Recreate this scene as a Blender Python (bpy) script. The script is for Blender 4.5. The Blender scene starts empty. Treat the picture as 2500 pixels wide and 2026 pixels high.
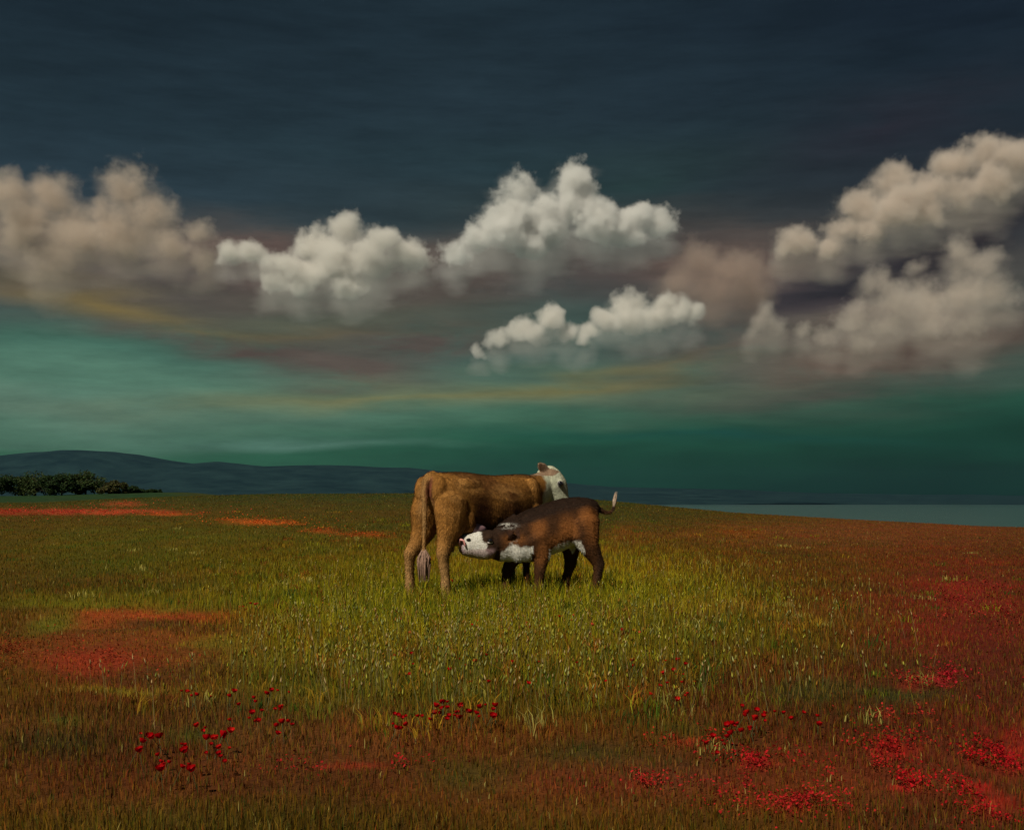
import bpy, math, random
import numpy as np
from mathutils import Vector, Matrix

S = bpy.context.scene
COL = S.collection
# ------------------------------------------------------------------ camera
F, CX, HY, EYE = 3018.0, 1250.0, 1222.0, 1.1          # focal length / principal point of a 2500 x 2026 picture
cam = bpy.data.cameras.new('camera')
cam_ob = bpy.data.objects.new('camera', cam); COL.objects.link(cam_ob)
cam_ob.location = (0, 0, EYE); cam_ob.rotation_euler = (math.pi / 2, 0, 0)
cam.sensor_width = 36; cam.lens = F / 2500 * 36; cam.shift_y = (HY - 1013) / 2500
cam.clip_start = 0.1; cam.clip_end = 60000
S.camera = cam_ob

# ------------------------------------------------------------------ light and exposure
SUN_EL = math.radians(46); SUN_H = Vector((-0.54, -0.842, 0)).normalized()
to_sun = SUN_H * math.cos(SUN_EL) + Vector((0, 0, math.sin(SUN_EL)))
sun_data = bpy.data.lights.new('sun', 'SUN')
sun_ob = bpy.data.objects.new('sun', sun_data); COL.objects.link(sun_ob)
sun_data.energy = 4.2; sun_data.angle = math.radians(1.5); sun_data.color = (1.0, 0.91, 0.75)
sun_ob.rotation_euler = to_sun.to_track_quat('Z', 'Y').to_euler()
S.view_settings.view_transform = 'Standard'; S.view_settings.look = 'None'
S.view_settings.exposure = 0; S.view_settings.gamma = 1
S.cycles.use_denoising = True
S.cycles.max_bounces = 8; S.cycles.volume_bounces = 4; S.cycles.transparent_max_bounces = 8
S.cycles.diffuse_bounces = 3; S.cycles.glossy_bounces = 2

def lin(c):
    c = np.asarray(c, float) / 255.0
    return np.where(c <= 0.04045, c / 12.92, ((c + 0.055) / 1.055) ** 2.4)
def lin3(c): return tuple(float(v) for v in lin(c))

class NT:
    """short hand for building node trees"""
    def __init__(s, tree): s.t = tree
    def n(s, typ, **kw):
        nd = s.t.nodes.new(typ)
        for k, v in kw.items(): setattr(nd, k, v)
        return nd
    def put(s, x, sock):
        if isinstance(x, (int, float)): sock.default_value = x
        elif isinstance(x, tuple):
            sock.default_value = x if len(x) == len(sock.default_value) else (*x, 1.0)
        else: s.t.links.new(x, sock)
    def m(s, op, a, b=None, c=None, clamp=False):
        nd = s.n('ShaderNodeMath', operation=op, use_clamp=clamp)
        for i, x in enumerate((a, b, c)):
            if x is not None: s.put(x, nd.inputs[i])
        return nd.outputs[0]
    def vm(s, op, a, b=None, scale=None, out=0):
        nd = s.n('ShaderNodeVectorMath', operation=op)
        for i, x in enumerate((a, b)):
            if x is not None: s.put(x, nd.inputs[i])
        if scale is not None: s.put(scale, nd.inputs['Scale'])
        return nd.outputs[out]
    def mix(s, f, a, b, mode='MIX'):
        nd = s.n('ShaderNodeMix', data_type='RGBA', blend_type=mode)
        s.put(f, nd.inputs['Factor']); s.put(a, nd.inputs['A']); s.put(b, nd.inputs['B'])
        # RGBA sockets are the last A / B pair
        return nd
    def mixc(s, f, a, b, mode='MIX'):
        nd = s.n('ShaderNodeMix', data_type='RGBA', blend_type=mode)
        s.put(f, nd.inputs[0]); s.put(a, nd.inputs[6]); s.put(b, nd.inputs[7])
        return nd.outputs[2]
    def ramp(s, f, stops, interp='LINEAR'):
        nd = s.n('ShaderNodeValToRGB'); cr = nd.color_ramp; cr.interpolation = interp
        while len(cr.elements) < len(stops): cr.elements.new(0.5)
        for e, (p, c) in zip(cr.elements, stops):
            e.position = p; e.color = (*c, 1.0)
        s.put(f, nd.inputs[0]); return nd.outputs[0]
    def noise(s, vec, scale, detail=3, rough=0.55, out='Fac', dist=0.0):
        nd = s.n('ShaderNodeTexNoise')
        if vec is not None: s.t.links.new(vec, nd.inputs['Vector'])
        nd.inputs['Scale'].default_value = scale; nd.inputs['Detail'].default_value = detail
        nd.inputs['Roughness'].default_value = rough; nd.inputs['Distortion'].default_value = dist
        return nd.outputs[out]

# ------------------------------------------------------------------ sky
def azel(u, v):
    az = math.atan2(u - CX, F)
    return az, math.atan2((HY - v) * math.cos(az), F)
world = bpy.data.worlds.new('World'); S.world = world; world.use_nodes = True
wt = NT(world.node_tree); wt.t.nodes.clear()
wout = wt.n('ShaderNodeOutputWorld'); wbg = wt.n('ShaderNodeBackground')
wt.t.links.new(wbg.outputs[0], wout.inputs[0])
tc = wt.n('ShaderNodeTexCoord').outputs['Generated']
sx = wt.n('ShaderNodeSeparateXYZ'); wt.t.links.new(tc, sx.inputs[0])
az = wt.m('ARCTAN2', sx.outputs[0], sx.outputs[1])
hyp = wt.m('SQRT', wt.m('ADD', wt.m('MULTIPLY', sx.outputs[0], sx.outputs[0]), wt.m('MULTIPLY', sx.outputs[1], sx.outputs[1])))
el = wt.m('ARCTAN2', sx.outputs[2], hyp)
# streaky warp: noise drawn out along the horizon
stretch = wt.vm('MULTIPLY', tc, (1.0, 1.0, 7.0))
w1 = wt.noise(stretch, 2.6, 3, 0.55, 'Color')
sw = wt.n('ShaderNodeSeparateXYZ'); wt.t.links.new(w1, sw.inputs[0])
elw = wt.m('ADD', el, wt.m('MULTIPLY', wt.m('SUBTRACT', sw.outputs[0], 0.5), 0.07))
azw = wt.m('ADD', az, wt.m('MULTIPLY', wt.m('SUBTRACT', sw.outputs[1], 0.5), 0.16))
def col_ramp(stops):
    out = []
    for v, c in stops:
        e = math.atan((HY - v) / F)
        out.append((max(0.0, min(1.0, e / 0.42)), lin3(c)))
    return sorted(out)
t = wt.m('DIVIDE', elw, 0.42, clamp=True)
L = wt.ramp(t, col_ramp([(1222, (46, 88, 64)), (1110, (48, 94, 68)), (1070, (74, 110, 90)), (1010, (92, 122, 104)), (930, (82, 120, 101)), (850, (68, 106, 90)), (760, (62, 84, 78)), (660, (54, 70, 72)), (520, (40, 56, 65)), (320, (31, 46, 54)), (60, (25, 38, 46))]), 'EASE')
C = wt.ramp(t, col_ramp([(1222, (16, 54, 40)), (1150, (22, 67, 48)), (1080, (32, 84, 62)), (1020, (62, 102, 80)), (950, (78, 104, 84)), (880, (62, 96, 86)), (790, (56, 76, 72)), (680, (48, 64, 63)), (560, (42, 54, 56)), (430, (35, 52, 57)), (250, (34, 49, 57)), (60, (29, 43, 51))]), 'EASE')
R = wt.ramp(t, col_ramp([(1222, (8, 40, 28)), (1150, (9, 45, 31)), (1080, (13, 54, 39)), (1000, (26, 70, 53)), (930, (58, 80, 68)), (850, (66, 74, 65)), (740, (56, 64, 60)), (600, (46, 50, 52)), (470, (36, 42, 48)), (330, (27, 38, 46)), (200, (23, 34, 43)), (60, (20, 30, 40))]), 'EASE')
sinaz = wt.m('SINE', az)
fLC = wt.m('MULTIPLY_ADD', sinaz, 2.9, 0.95, clamp=True)
fCR = wt.m('MULTIPLY_ADD', sinaz, 2.9, 0.05, clamp=True)
sky = wt.mixc(fCR, wt.mixc(fLC, L, C), R)
# drawn-out veils of thin cloud: (u, v, half length, half height, tilt, colour, strength)
VEILS = [
 (180, 640, 360, 80, 0.06, (92, 80, 71), .95), (1000, 690, 520, 56, -0.04, (88, 80, 74), .9), (600, 660, 300, 60, 0.0, (96, 84, 76), .9), (1450, 640, 400, 54, -0.1, (84, 76, 70), .9), (2150, 780, 330, 90, -.1, (104, 90, 80), .85), (430, 690, 300, 50, 0.12, (78, 72, 68), .8), (640, 680, 200, 60, 0.05, (92, 72, 66), .7),
 (880, 740, 380, 50, -0.02, (84, 76, 68), .85), (760, 800, 420, 40, 0.02, (80, 84, 68), .5),
 (240, 742, 240, 20, 0.16, (116, 100, 62), .6), (480, 798, 230, 15, 0.12, (106, 98, 66), .5), (760, 828, 260, 13, 0.0, (104, 94, 62), .45),
 (400, 815, 110, 22, 0.15, (86, 72, 66), .7), (640, 860, 260, 26, 0.10, (86, 74, 66), .75), (830, 900, 210, 36, 0.05, (88, 78, 70), .85),
 (1000, 850, 260, 34, 0.05, (80, 72, 65), .7), (920, 965, 480, 26, -0.06, (112, 116, 82), .6),
 (1380, 930, 330, 12, -0.10, (112, 110, 70), .62), (1640, 885, 200, 13, -0.22, (104, 100, 68), .6),
 (1330, 640, 300, 44, -0.12, (84, 72, 64), .9), (1580, 610, 240, 50, -0.06, (72, 64, 60), .8), (1560, 690, 260, 40, -0.1, (66, 62, 60), .7),
 (1760, 670, 200, 60, -0.08, (98, 82, 73), .95), (1900, 730, 300, 40, -0.2, (74, 64, 64), .8), (2080, 660, 330, 26, -0.30, (46, 42, 46), .85),
 (2280, 590, 220, 30, -0.32, (44, 38, 40), .85), (1800, 840, 280, 40, -0.12, (92, 84, 74), .7), (2100, 880, 320, 40, -0.2, (96, 80, 68), .8),
 (2330, 850, 200, 44, -0.2, (84, 66, 56), .7), (1950, 970, 360, 40, -0.05, (76, 76, 66), .6), (1600, 960, 200, 26, -.02, (80, 92, 74), .5),
 (1560, 480, 260, 80, -.1, (36, 54, 54), .6), (2150, 330, 300, 70, -.25, (36, 36, 44), .5),
 (1700, 1075, 360, 16, 0.02, (20, 70, 60), .5), (700, 1080, 300, 12, 0.06, (90, 128, 112), .4),
]
brk = wt.m('MULTIPLY_ADD', wt.noise(wt.vm('MULTIPLY', tc, (1.0, 1.0, 3.2)), 11.0, 7, 0.62, dist=.4), 3.0, -0.55, clamp=True)
cae = wt.n('ShaderNodeCombineXYZ'); wt.put(azw, cae.inputs[0]); wt.put(elw, cae.inputs[1]); ae = cae.outputs[0]
for (u, v, hl, hh, tilt, c, k) in VEILS:
    a0, e0 = azel(u, v)
    # put the veil's middle at the origin, turn it level, scale it to a unit ball (reaches 1.9 half sizes out)
    mp = wt.n('ShaderNodeMapping', vector_type='TEXTURE')
    mp.inputs['Location'].default_value = (a0, e0, 0); mp.inputs['Rotation'].default_value = (0, 0, -tilt)
    mp.inputs['Scale'].default_value = (hl * 2.2 / F, hh * 2.3 / F, 1)
    wt.t.links.new(ae, mp.inputs[0])
    gr = wt.n('ShaderNodeTexGradient', gradient_type='QUADRATIC_SPHERE'); wt.t.links.new(mp.outputs[0], gr.inputs[0])
    sky = wt.mixc(wt.m('MULTIPLY', wt.m('MULTIPLY', gr.outputs[1], brk), 1.9 * k, clamp=True), sky, lin3(c))
fine = wt.noise(wt.vm('MULTIPLY', tc, (1.0, 1.0, 6.5)), 12.0, 8, 0.68)
sky = wt.mixc(1.0, sky, wt.ramp(fine, [(0.25, (.74, .74, .74)), (0.75, (1.26, 1.26, 1.26))]), 'MULTIPLY')
nish = wt.n('ShaderNodeTexSky', sky_type='NISHITA', sun_disc=False, sun_elevation=SUN_EL,
            sun_rotation=math.atan2(SUN_H.x, SUN_H.y) % (2 * math.pi), dust_density=2.0)
# the storm veil covers nearly all of the clear sky
sky = wt.vm('SCALE', sky, scale=10.0)
wt.t.links.new(wt.mixc(0.988, nish.outputs[0], sky), wbg.inputs[0])
wbg.inputs[1].default_value = 0.1
world.cycles.sampling_method = 'MANUAL'; world.cycles.sample_map_resolution = 256

# ------------------------------------------------------------------ helpers
def tag(o, label=None, cat=None, group=None, kind=None):
    if label: o['label'] = label
    if cat: o['category'] = cat
    if group: o['group'] = group
    if kind: o['kind'] = kind
    return o
def mesh_object(name, verts, faces, mat=None, parent=None, smooth=False):
    me = bpy.data.meshes.new(name)
    me.from_pydata([tuple(map(float, v)) for v in verts], [], [tuple(map(int, f)) for f in faces]); me.update()
    o = bpy.data.objects.new(name, me); COL.objects.link(o)
    if mat: me.materials.append(mat)
    if parent: o.parent = parent
    if smooth: me.polygons.foreach_set('use_smooth', [True] * len(me.polygons))
    return o
def fast_mesh(name, V, faces, mat=None):
    """V (n,3) array, faces (m,k) array"""
    me = bpy.data.meshes.new(name); V = np.asarray(V, np.float32); faces = np.asarray(faces, np.int32)
    m, k = faces.shape
    me.vertices.add(len(V)); me.vertices.foreach_set('co', V.ravel())
    me.loops.add(m * k); me.loops.foreach_set('vertex_index', faces.ravel())
    me.polygons.add(m); me.polygons.foreach_set('loop_start', np.arange(0, m * k, k, dtype=np.int32))
    try: me.polygons.foreach_set('loop_total', np.full(m, k, np.int32))
    except Exception: pass
    me.update(calc_edges=True)
    o = bpy.data.objects.new(name, me); COL.objects.link(o)
    if mat: me.materials.append(mat)
    return o
def set_colors(me, cols, name='tint'):
    a = me.attributes.new(name, 'FLOAT_COLOR', 'POINT')
    c = np.ones((len(me.vertices), 4), np.float32); c[:, :3] = cols
    a.data.foreach_set('color', c.ravel())
def empty(name, loc=(0, 0, 0), rz=0.0):
    o = bpy.data.objects.new(name, None); COL.objects.link(o); o.location = loc; o.rotation_euler = (0, 0, rz)
    o.empty_display_size = 0.1
    return o
def material(name, rough=0.8, spec=0.3):
    m = bpy.data.materials.new(name); m.use_nodes = True
    b = m.node_tree.nodes['Principled BSDF']; b.inputs['Roughness'].default_value = rough
    b.inputs['Specular IOR Level'].default_value = spec
    return m, NT(m.node_tree), b
def hash2(i, j, seed):
    h = np.sin(i * 127.1 + j * 311.7 + seed * 74.7) * 43758.5453
    return h - np.floor(h)
def vnoise(x, y, seed=0):
    i = np.floor(x); j = np.floor(y); fx = x - i; fy = y - j
    fx = fx * fx * (3 - 2 * fx); fy = fy * fy * (3 - 2 * fy)
    a = hash2(i, j, seed); b = hash2(i + 1, j, seed); c = hash2(i, j + 1, seed); d = hash2(i + 1, j + 1, seed)
    return (a * (1 - fx) + b * fx) * (1 - fy) + (c * (1 - fx) + d * fx) * fy
def fbm(x, y, seed=0, octaves=4):
    s = 0; amp = .5; tot = 0
    for k in range(octaves):
        s = s + amp * vnoise(x * 2 ** k, y * 2 ** k, seed + k * 13); tot += amp; amp *= .5
    return s / tot
def sstep(a, b, x):
    t_ = np.clip((x - a) / (b - a), 0, 1); return t_ * t_ * (3 - 2 * t_)

# ------------------------------------------------------------------ terrain
BR_A = np.array([-9, -.385, -.30, -.20, -.08, .0, .076, .178, .265, .381, .6, 9])
BR_Z = np.array([.95, .95, 1.22, 1.40, 1.44, 1.36, 1.08, .50, .22, -.13, -.5, -.5])
def ground_z(x, y, rough=True):
    x = np.asarray(x, float); y = np.asarray(y, float)
    yy = np.maximum(y, 1.0); a = x / yy
    ridge = np.interp(a, BR_A, BR_Z) * sstep(15, 62, y)
    plateau = sstep(-.17, -.27, a)
    r = np.hypot(x, y)
    fall = sstep(62, 420, y) * 22 * (1 - plateau) + plateau * (sstep(180, 700, y) * 24)
    drop_right = sstep(55, 130, y) * sstep(.05, .4, a) * 3.0
    plat = plateau * sstep(60, 110, y) * .55
    z = ridge - fall - drop_right + plat
    if rough: z = z + (fbm(x * .5, y * .5, 3) - .5) * .05 * sstep(3, 8, r) + (fbm(x * .05, y * .05, 9) - .5) * .8 * sstep(70, 300, r)
    back = sstep(0, -60, y)
    return z - back * 2
def project(x, y, z):
    yy = np.maximum(y, .3)
    return CX + F * x / yy, HY - F * (z - EYE) / yy
def ground_at(u, v):
    """walk along the view ray until it meets the ground"""
    d = 3.0
    while d < 170:
        x = (u - CX) / F * d; z = EYE - (v - HY) / F * d
        if z <= float(ground_z(x, d)): break
        d *= 1.004
    return x, d, float(ground_z(x, d))

# what grows where: colours of the vegetation itself, laid over one another
PATCH = [ # (u, v, half width, half height, colour as seen, strength)
 (1250, 1290, 900, 50, (66, 60, 16), .7), (600, 1240, 700, 26, (70, 62, 20), .7), (400, 1340, 460, 70, (80, 74, 14), .9),
 (1500, 1260, 260, 40, (58, 60, 20), .7), (1560, 1380, 330, 60, (104, 84, 12), .8), (800, 1390, 340, 60, (92, 80, 12), .85),
 (1200, 1370, 260, 60, (110, 90, 14), .8), (1250, 1540, 560, 150, (116, 104, 12), .95), (1250, 1640, 420, 70, (106, 86, 14), .6), (1150, 1480, 420, 60, (80, 88, 16), .7),
 (1620, 1450, 240, 70, (116, 112, 16), .9), (760, 1560, 260, 110, (106, 98, 13), .9), (900, 1660, 380, 70, (84, 74, 18), .8),
 (1400, 1650, 360, 80, (88, 76, 16), .8), (1780, 1530, 300, 60, (84, 74, 16), .8), (300, 1470, 330, 22, (104, 104, 18), .8),
 (1950, 1340, 440, 70, (92, 54, 16), .8), (2150, 1300, 380, 40, (110, 62, 32), .75), (2050, 1420, 400, 60, (86, 54, 16), .8),
 (1800, 1300, 110, 16, (118, 66, 20), .7), (1540, 1300, 60, 20, (120, 66, 20), .6),
 (330, 1590, 330, 95, (118, 62, 24), .95), (240, 1610, 130, 40, (140, 52, 28), .8), (350, 1508, 230, 20, (150, 66, 28), .85),
 (430, 1535, 220, 12, (62, 46, 18), .7), (380, 1690, 150, 30, (112, 42, 22), .7), (420, 1650, 220, 26, (66, 44, 16), .6),
 (110, 1520, 60, 26, (92, 96, 24), .8), (330, 1688, 200, 9, (120, 112, 28), .8), (540, 1570, 70, 10, (118, 108, 28), .7),
 (2330, 1500, 240, 170, (108, 34, 20), .85), (2380, 1440, 90, 36, (120, 36, 26), .7), (2400, 1640, 110, 130, (88, 32, 22), .75),
 (1700, 1500, 220, 14, (120, 106, 34), .7), (2000, 1496, 300, 12, (110, 62, 26), .6),
 (1250, 1870, 1500, 110, (98, 52, 18), .9), (2260, 1800, 360, 150, (98, 34, 20), .75), (560, 1890, 620, 60, (92, 44, 20), .6), (1010, 1810, 300, 46, (112, 56, 22), .65), (1960, 1700, 440, 120, (80, 42, 18), .85), (300, 1800, 400, 90, (82, 42, 18), .85),
 (760, 1790, 300, 70, (92, 58, 28), .6), (1160, 1790, 240, 40, (118, 62, 24), .7), (1320, 1830, 80, 44, (116, 58, 22), .6),
 (1150, 1900, 120, 40, (68, 70, 22), .7), (1440, 1850, 160, 40, (58, 58, 22), .7), (1650, 1790, 110, 26, (74, 72, 22), .6),
 (1990, 1700, 110, 30, (50, 62, 26), .7), (2200, 1700, 110, 24, (48, 60, 26), .7), (1640, 1895, 110, 40, (56, 58, 28), .7),
 (1550, 1905, 380, 34, (104, 48, 26), .6), (160, 1770, 180, 18, (110, 66, 30), .6), (140, 1820, 120, 36, (50, 46, 20), .7),
 (500, 1800, 90, 18, (62, 72, 24), .6), (190, 1765, 50, 8, (88, 100, 34), .7), (1240, 1480, 500, 24, (60, 40, 16), .0),
]
RED = [ # carpets of low red flowers (u, v, half width, half height, colour, strength)
 (250, 1250, 190, 7, (214, 72, 50), 1.0), (160, 1250, 90, 8, (196, 58, 48), 1), (400, 1256, 90, 3, (222, 90, 42), .9), (300, 1231, 50, 7, (200, 84, 50), .8),
 (640, 1275, 90, 7, (224, 104, 40), .9), (570, 1269, 50, 3, (216, 100, 40), .8), (690, 1279, 40, 4, (224, 104, 40), .9),
 (780, 1296, 45, 7, (196, 84, 36), .8), (880, 1305, 60, 6, (190, 84, 34), .7), (930, 1312, 40, 4, (170, 76, 32), .6),
 (880, 1873, 70, 12, (170, 34, 34), .9), (820, 1880, 70, 8, (170, 36, 36), .7), (1690, 1815, 44, 10, (190, 50, 36), .8),
 (1850, 1868, 56, 16, (190, 34, 38), .8), (2190, 1836, 64, 22, (176, 34, 32), .85), (2110, 1878, 34, 8, (186, 40, 36), .9), (2100, 1913, 36, 8, (190, 40, 36), .9),
 (2210, 1925, 46, 7, (200, 28, 36), 1), (2370, 1885, 44, 20, (200, 24, 34), 1), (2390, 1925, 36, 14, (200, 24, 34), 1), (2395, 1780, 18, 26, (170, 26, 34), .8),
 (2310, 1664, 30, 14, (180, 34, 46), .8), (2230, 1674, 50, 12, (176, 50, 40), .6), (2190, 1752, 40, 8, (190, 52, 44), .7), (2330, 1470, 50, 10, (150, 42, 34), .6),
 (2360, 1425, 44, 10, (146, 42, 32), .5), (2320, 1510, 60, 6, (170, 50, 40), .6), (1560, 1925, 50, 8, (190, 44, 40), .7), (1810, 1925, 70, 8, (180, 40, 40), .7),
 (2450, 1500, 50, 40, (140, 36, 30), .5), (2460, 1850, 50, 60, (180, 26, 32), .9), (2440, 1975, 60, 40, (180, 26, 32), .8), (1950, 1975, 120, 20, (190, 40, 40), .6),
 (30, 1250, 80, 9, (190, 44, 40), .9), (20, 1600, 60, 30, (136, 56, 28), .4), (260, 1605, 80, 22, (156, 56, 32), .4),
]
K_ALB = 0.73
def field(x, y, z):
    u, v = project(x, y, z)
    n1 = fbm(x * .9, y * .45, 21); n2 = fbm(x * 2.6, y * 1.3, 5)
    uu = u + (n1 - .5) * 180; vv = v + (n2 - .5) * np.clip((v - 1222) * .16, 2, 60)
    base = np.empty(u.shape + (3,)); base[...] = lin((78, 58, 16))
    far = sstep(1244, 1226, v)[..., None]; base = base * (1 - far) + lin((52, 58, 24)) * far
    right = sstep(1750, 2300, uu)[..., None]; base = base * (1 - right) + lin((82, 44, 20)) * right
    for (pu, pv, hw, hh, c, k) in PATCH:
        g = np.exp(-np.clip((((uu - pu) / hw) ** 2 + ((vv - pv) / hh) ** 2) ** 1.4 * .9, 0, 40))[..., None] * k
        base = base * (1 - g) + lin(c) * g
    # the dark green meadow in front of the hedge and down the slope to the water
    g = (sstep(-.25, -.29, x / np.maximum(y, 1)) * sstep(62, 75, y))[..., None]; base = base * (1 - g) + lin((36, 58, 30)) * g
    g = (sstep(60, 95, y) * sstep(.03, .09, x / np.maximum(y, 1)))[..., None]; base = base * (1 - g) + lin((30, 62, 40)) * g
    mott = (.72 + .56 * fbm(x * 3.1, y * 2.1, 33))[..., None]
    green = fbm(x * 1.1, y * .7, 51)[..., None]
    base = base * mott * (1 + (green - .5) * np.array([-.5, .25, .1]))
    return base / K_ALB
def red_amount(x, y, z):
    u, v = project(x, y, z)
    n = fbm(x * 2.2, y * 1.6, 77); n2 = fbm(x * 7, y * 4, 78)
    uu = u + (n - .5) * 60; vv = v + (n2 - .5) * np.clip((v - 1222) * .05, 2, 24)
    tot = np.zeros(u.shape); colr = np.zeros(u.shape + (3,)); colr[...] = lin((190, 40, 36))
    for (pu, pv, hw, hh, c, k) in RED:
        g = np.exp(-np.clip((((uu - pu) / hw) ** 2 + ((vv - pv) / hh) ** 2) ** 2, 0, 40)) * k
        sel = g > tot
        colr[sel] = lin(c); tot = np.maximum(tot, g)
    return tot * sstep(.36, .60, fbm(x * 5.5, y * 2.6, 141) + .12 * (v < 1330)), colr / K_ALB

# one ground sheet, finer towards the camera
ang = np.concatenate([np.arange(-40, 40, .22), np.arange(40, 320, 4.0)]) * math.pi / 180
rad = [0.6]
while rad[-1] < 14000: rad.append(rad[-1] * (1.022 if rad[-1] < 70 else 1.05))
rad = np.array(rad)
A, RR = np.meshgrid(ang, rad); gx = RR * np.sin(A); gy = RR * np.cos(A); gz = ground_z(gx, gy)
gz = np.where(RR > 5000, np.minimum(gz, -24), gz)
na, nr = len(ang), len(rad)
GV = np.stack([gx, gy, gz], -1).reshape(-1, 3)
ii, jj = np.meshgrid(np.arange(nr - 1), np.arange(na), indexing='ij'); j2 = (jj + 1) % na
GF = np.stack([ii * na + jj, (ii + 1) * na + jj, (ii + 1) * na + j2, ii * na + j2], -1).reshape(-1, 4)[:, ::-1]
m_ground, g, b = material('meadow_ground', .95, .1)
at_ = g.n('ShaderNodeAttribute', attribute_name='tint').outputs['Color']
obc = g.n('ShaderNodeTexCoord').outputs['Object']
nz = g.noise(obc, 14.0, 6, .7); nz2 = g.noise(obc, 90.0, 3, .6)
cc = g.mixc(1.0, at_, g.ramp(nz, [(.3, (.55, .55, .55)), (.7, (1.2, 1.2, 1.2))]), 'MULTIPLY')
g.t.links.new(cc, b.inputs['Base Color'])
bp = g.n('ShaderNodeBump'); bp.inputs['Strength'].default_value = .7; bp.inputs['Distance'].default_value = .03
g.t.links.new(g.m('ADD', nz, g.m('MULTIPLY', nz2, .4)), bp.inputs['Height']); g.t.links.new(bp.outputs[0], b.inputs['Normal'])
ground = fast_mesh('ground', GV, GF, m_ground)
ground.data.polygons.foreach_set('use_smooth', np.ones(len(GF), bool))
tint = field(GV[:, 0], GV[:, 1], GV[:, 2])
ra, rc = red_amount(GV[:, 0], GV[:, 1], GV[:, 2])
tint = tint * (1 - .4 * ra[:, None]) + rc * .4 * ra[:, None]
behind = GV[:, 1] < 1.5
tint[behind] = lin((76, 50, 18)) / K_ALB
set_colors(ground.data, np.clip(tint * .8, 0, .8))
tag(ground, 'rough meadow ground of green, ochre and rust red growth', None, None, 'structure')

# water beyond the slope
m_water, g, b = material('lake_water', .12, .5)
b.inputs['Base Color'].default_value = (.075, .13, .135, 1)
ob2 = g.n('ShaderNodeTexCoord').outputs['Object']
bp = g.n('ShaderNodeBump'); bp.inputs['Strength'].default_value = .5; bp.inputs['Distance'].default_value = .6
g.t.links.new(g.noise(g.vm('MULTIPLY', ob2, (.02, .10, 1)), 1.0, 4, .6), bp.inputs['Height'])
g.t.links.new(bp.outputs[0], b.inputs['Normal'])
water = mesh_object('water', [(-9000, 350, -18), (9000, 350, -18), (9000, 9000, -18), (-9000, 9000, -18)], [(0, 1, 2, 3)], m_water)
tag(water, 'still grey teal lake water below the meadow slope', None, None, 'structure')

# far hills
HU = np.array([-700, -200, 40, 100, 200, 300, 400, 470, 540, 640, 800, 1000, 1150, 1390, 1480, 1800, 2000, 2300, 2500, 3200])
HV = np.array([1110, 1116, 1112, 1107, 1099, 1105, 1124, 1132, 1127, 1137, 1136, 1142, 1158, 1180, 1188, 1196, 1204, 1208, 1210, 1212])
hx = np.linspace(-8500, 8500, 420); hy = np.linspace(5600, 10500, 70)
X, Y = np.meshgrid(hx, hy)
uu = CX + F * X / 7600
top = (HY - np.interp(uu, HU, HV)) / F * 7600
prof = sstep(5600, 7600, Y) * (1 - .55 * sstep(7600, 10500, Y))
Z = -22 + (top + 22) * prof * (1 + (fbm(X * .0012, Y * .0012, 61, 5) - .5) * .55 * (1 - np.exp(-((Y - 7600) / 500) ** 2)))
Z = Z + (fbm(X * .004, Y * .004, 71, 4) - .5) * 16 * prof ** 3
HVt = np.stack([X, Y, Z], -1).reshape(-1, 3)
ii, jj = np.meshgrid(np.arange(69), np.arange(419), indexing='ij')
HF = np.stack([ii * 420 + jj, ii * 420 + jj + 1, (ii + 1) * 420 + jj + 1, (ii + 1) * 420 + jj], -1).reshape(-1, 4)
m_hill, g, b = material('wooded_hillside', .95, .05)
hc = g.noise(g.n('ShaderNodeTexCoord').outputs['Object'], .006, 6, .65)
g.t.links.new(g.ramp(hc, [(.35, (.006, .018, .023)), (.65, (.015, .037, .040))]), b.inputs['Base Color'])  # bluish: part of the distance haze is put into the base colour
hills = fast_mesh('hills', HVt, HF, m_hill); hills.data.polygons.foreach_set('use_smooth', np.ones(len(HF), bool))
tag(hills, 'long dark blue range of far hills on the horizon', None, None, 'structure')

# haze
m_haze = bpy.data.materials.new('haze'); m_haze.use_nodes = True; ht = m_haze.node_tree; ht.nodes.clear()
ho = ht.nodes.new('ShaderNodeOutputMaterial'); hv = ht.nodes.new('ShaderNodeVolumePrincipled')
hv.inputs['Color'].default_value = (.26, .50, .72, 1); hv.inputs['Density'].default_value = 2.2e-5; hv.inputs['Anisotropy'].default_value = .6
ht.links.new(hv.outputs[0], ho.inputs['Volume'])
x0, x1, y0, y1, z0, z1 = -14500, 14500, -14500, 14500, -40, 340
haze = mesh_object('haze', [(x0, y0, z0), (x1, y0, z0), (x1, y1, z0), (x0, y1, z0), (x0, y0, z1), (x1, y0, z1), (x1, y1, z1), (x0, y1, z1)],
    [(3, 2, 1, 0), (4, 5, 6, 7), (0, 1, 5, 4), (1, 2, 6, 5), (2, 3, 7, 6), (3, 0, 4, 7)], m_haze)
tag(haze, 'thin blue air in front of the far hills', None, None, 'stuff')
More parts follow.
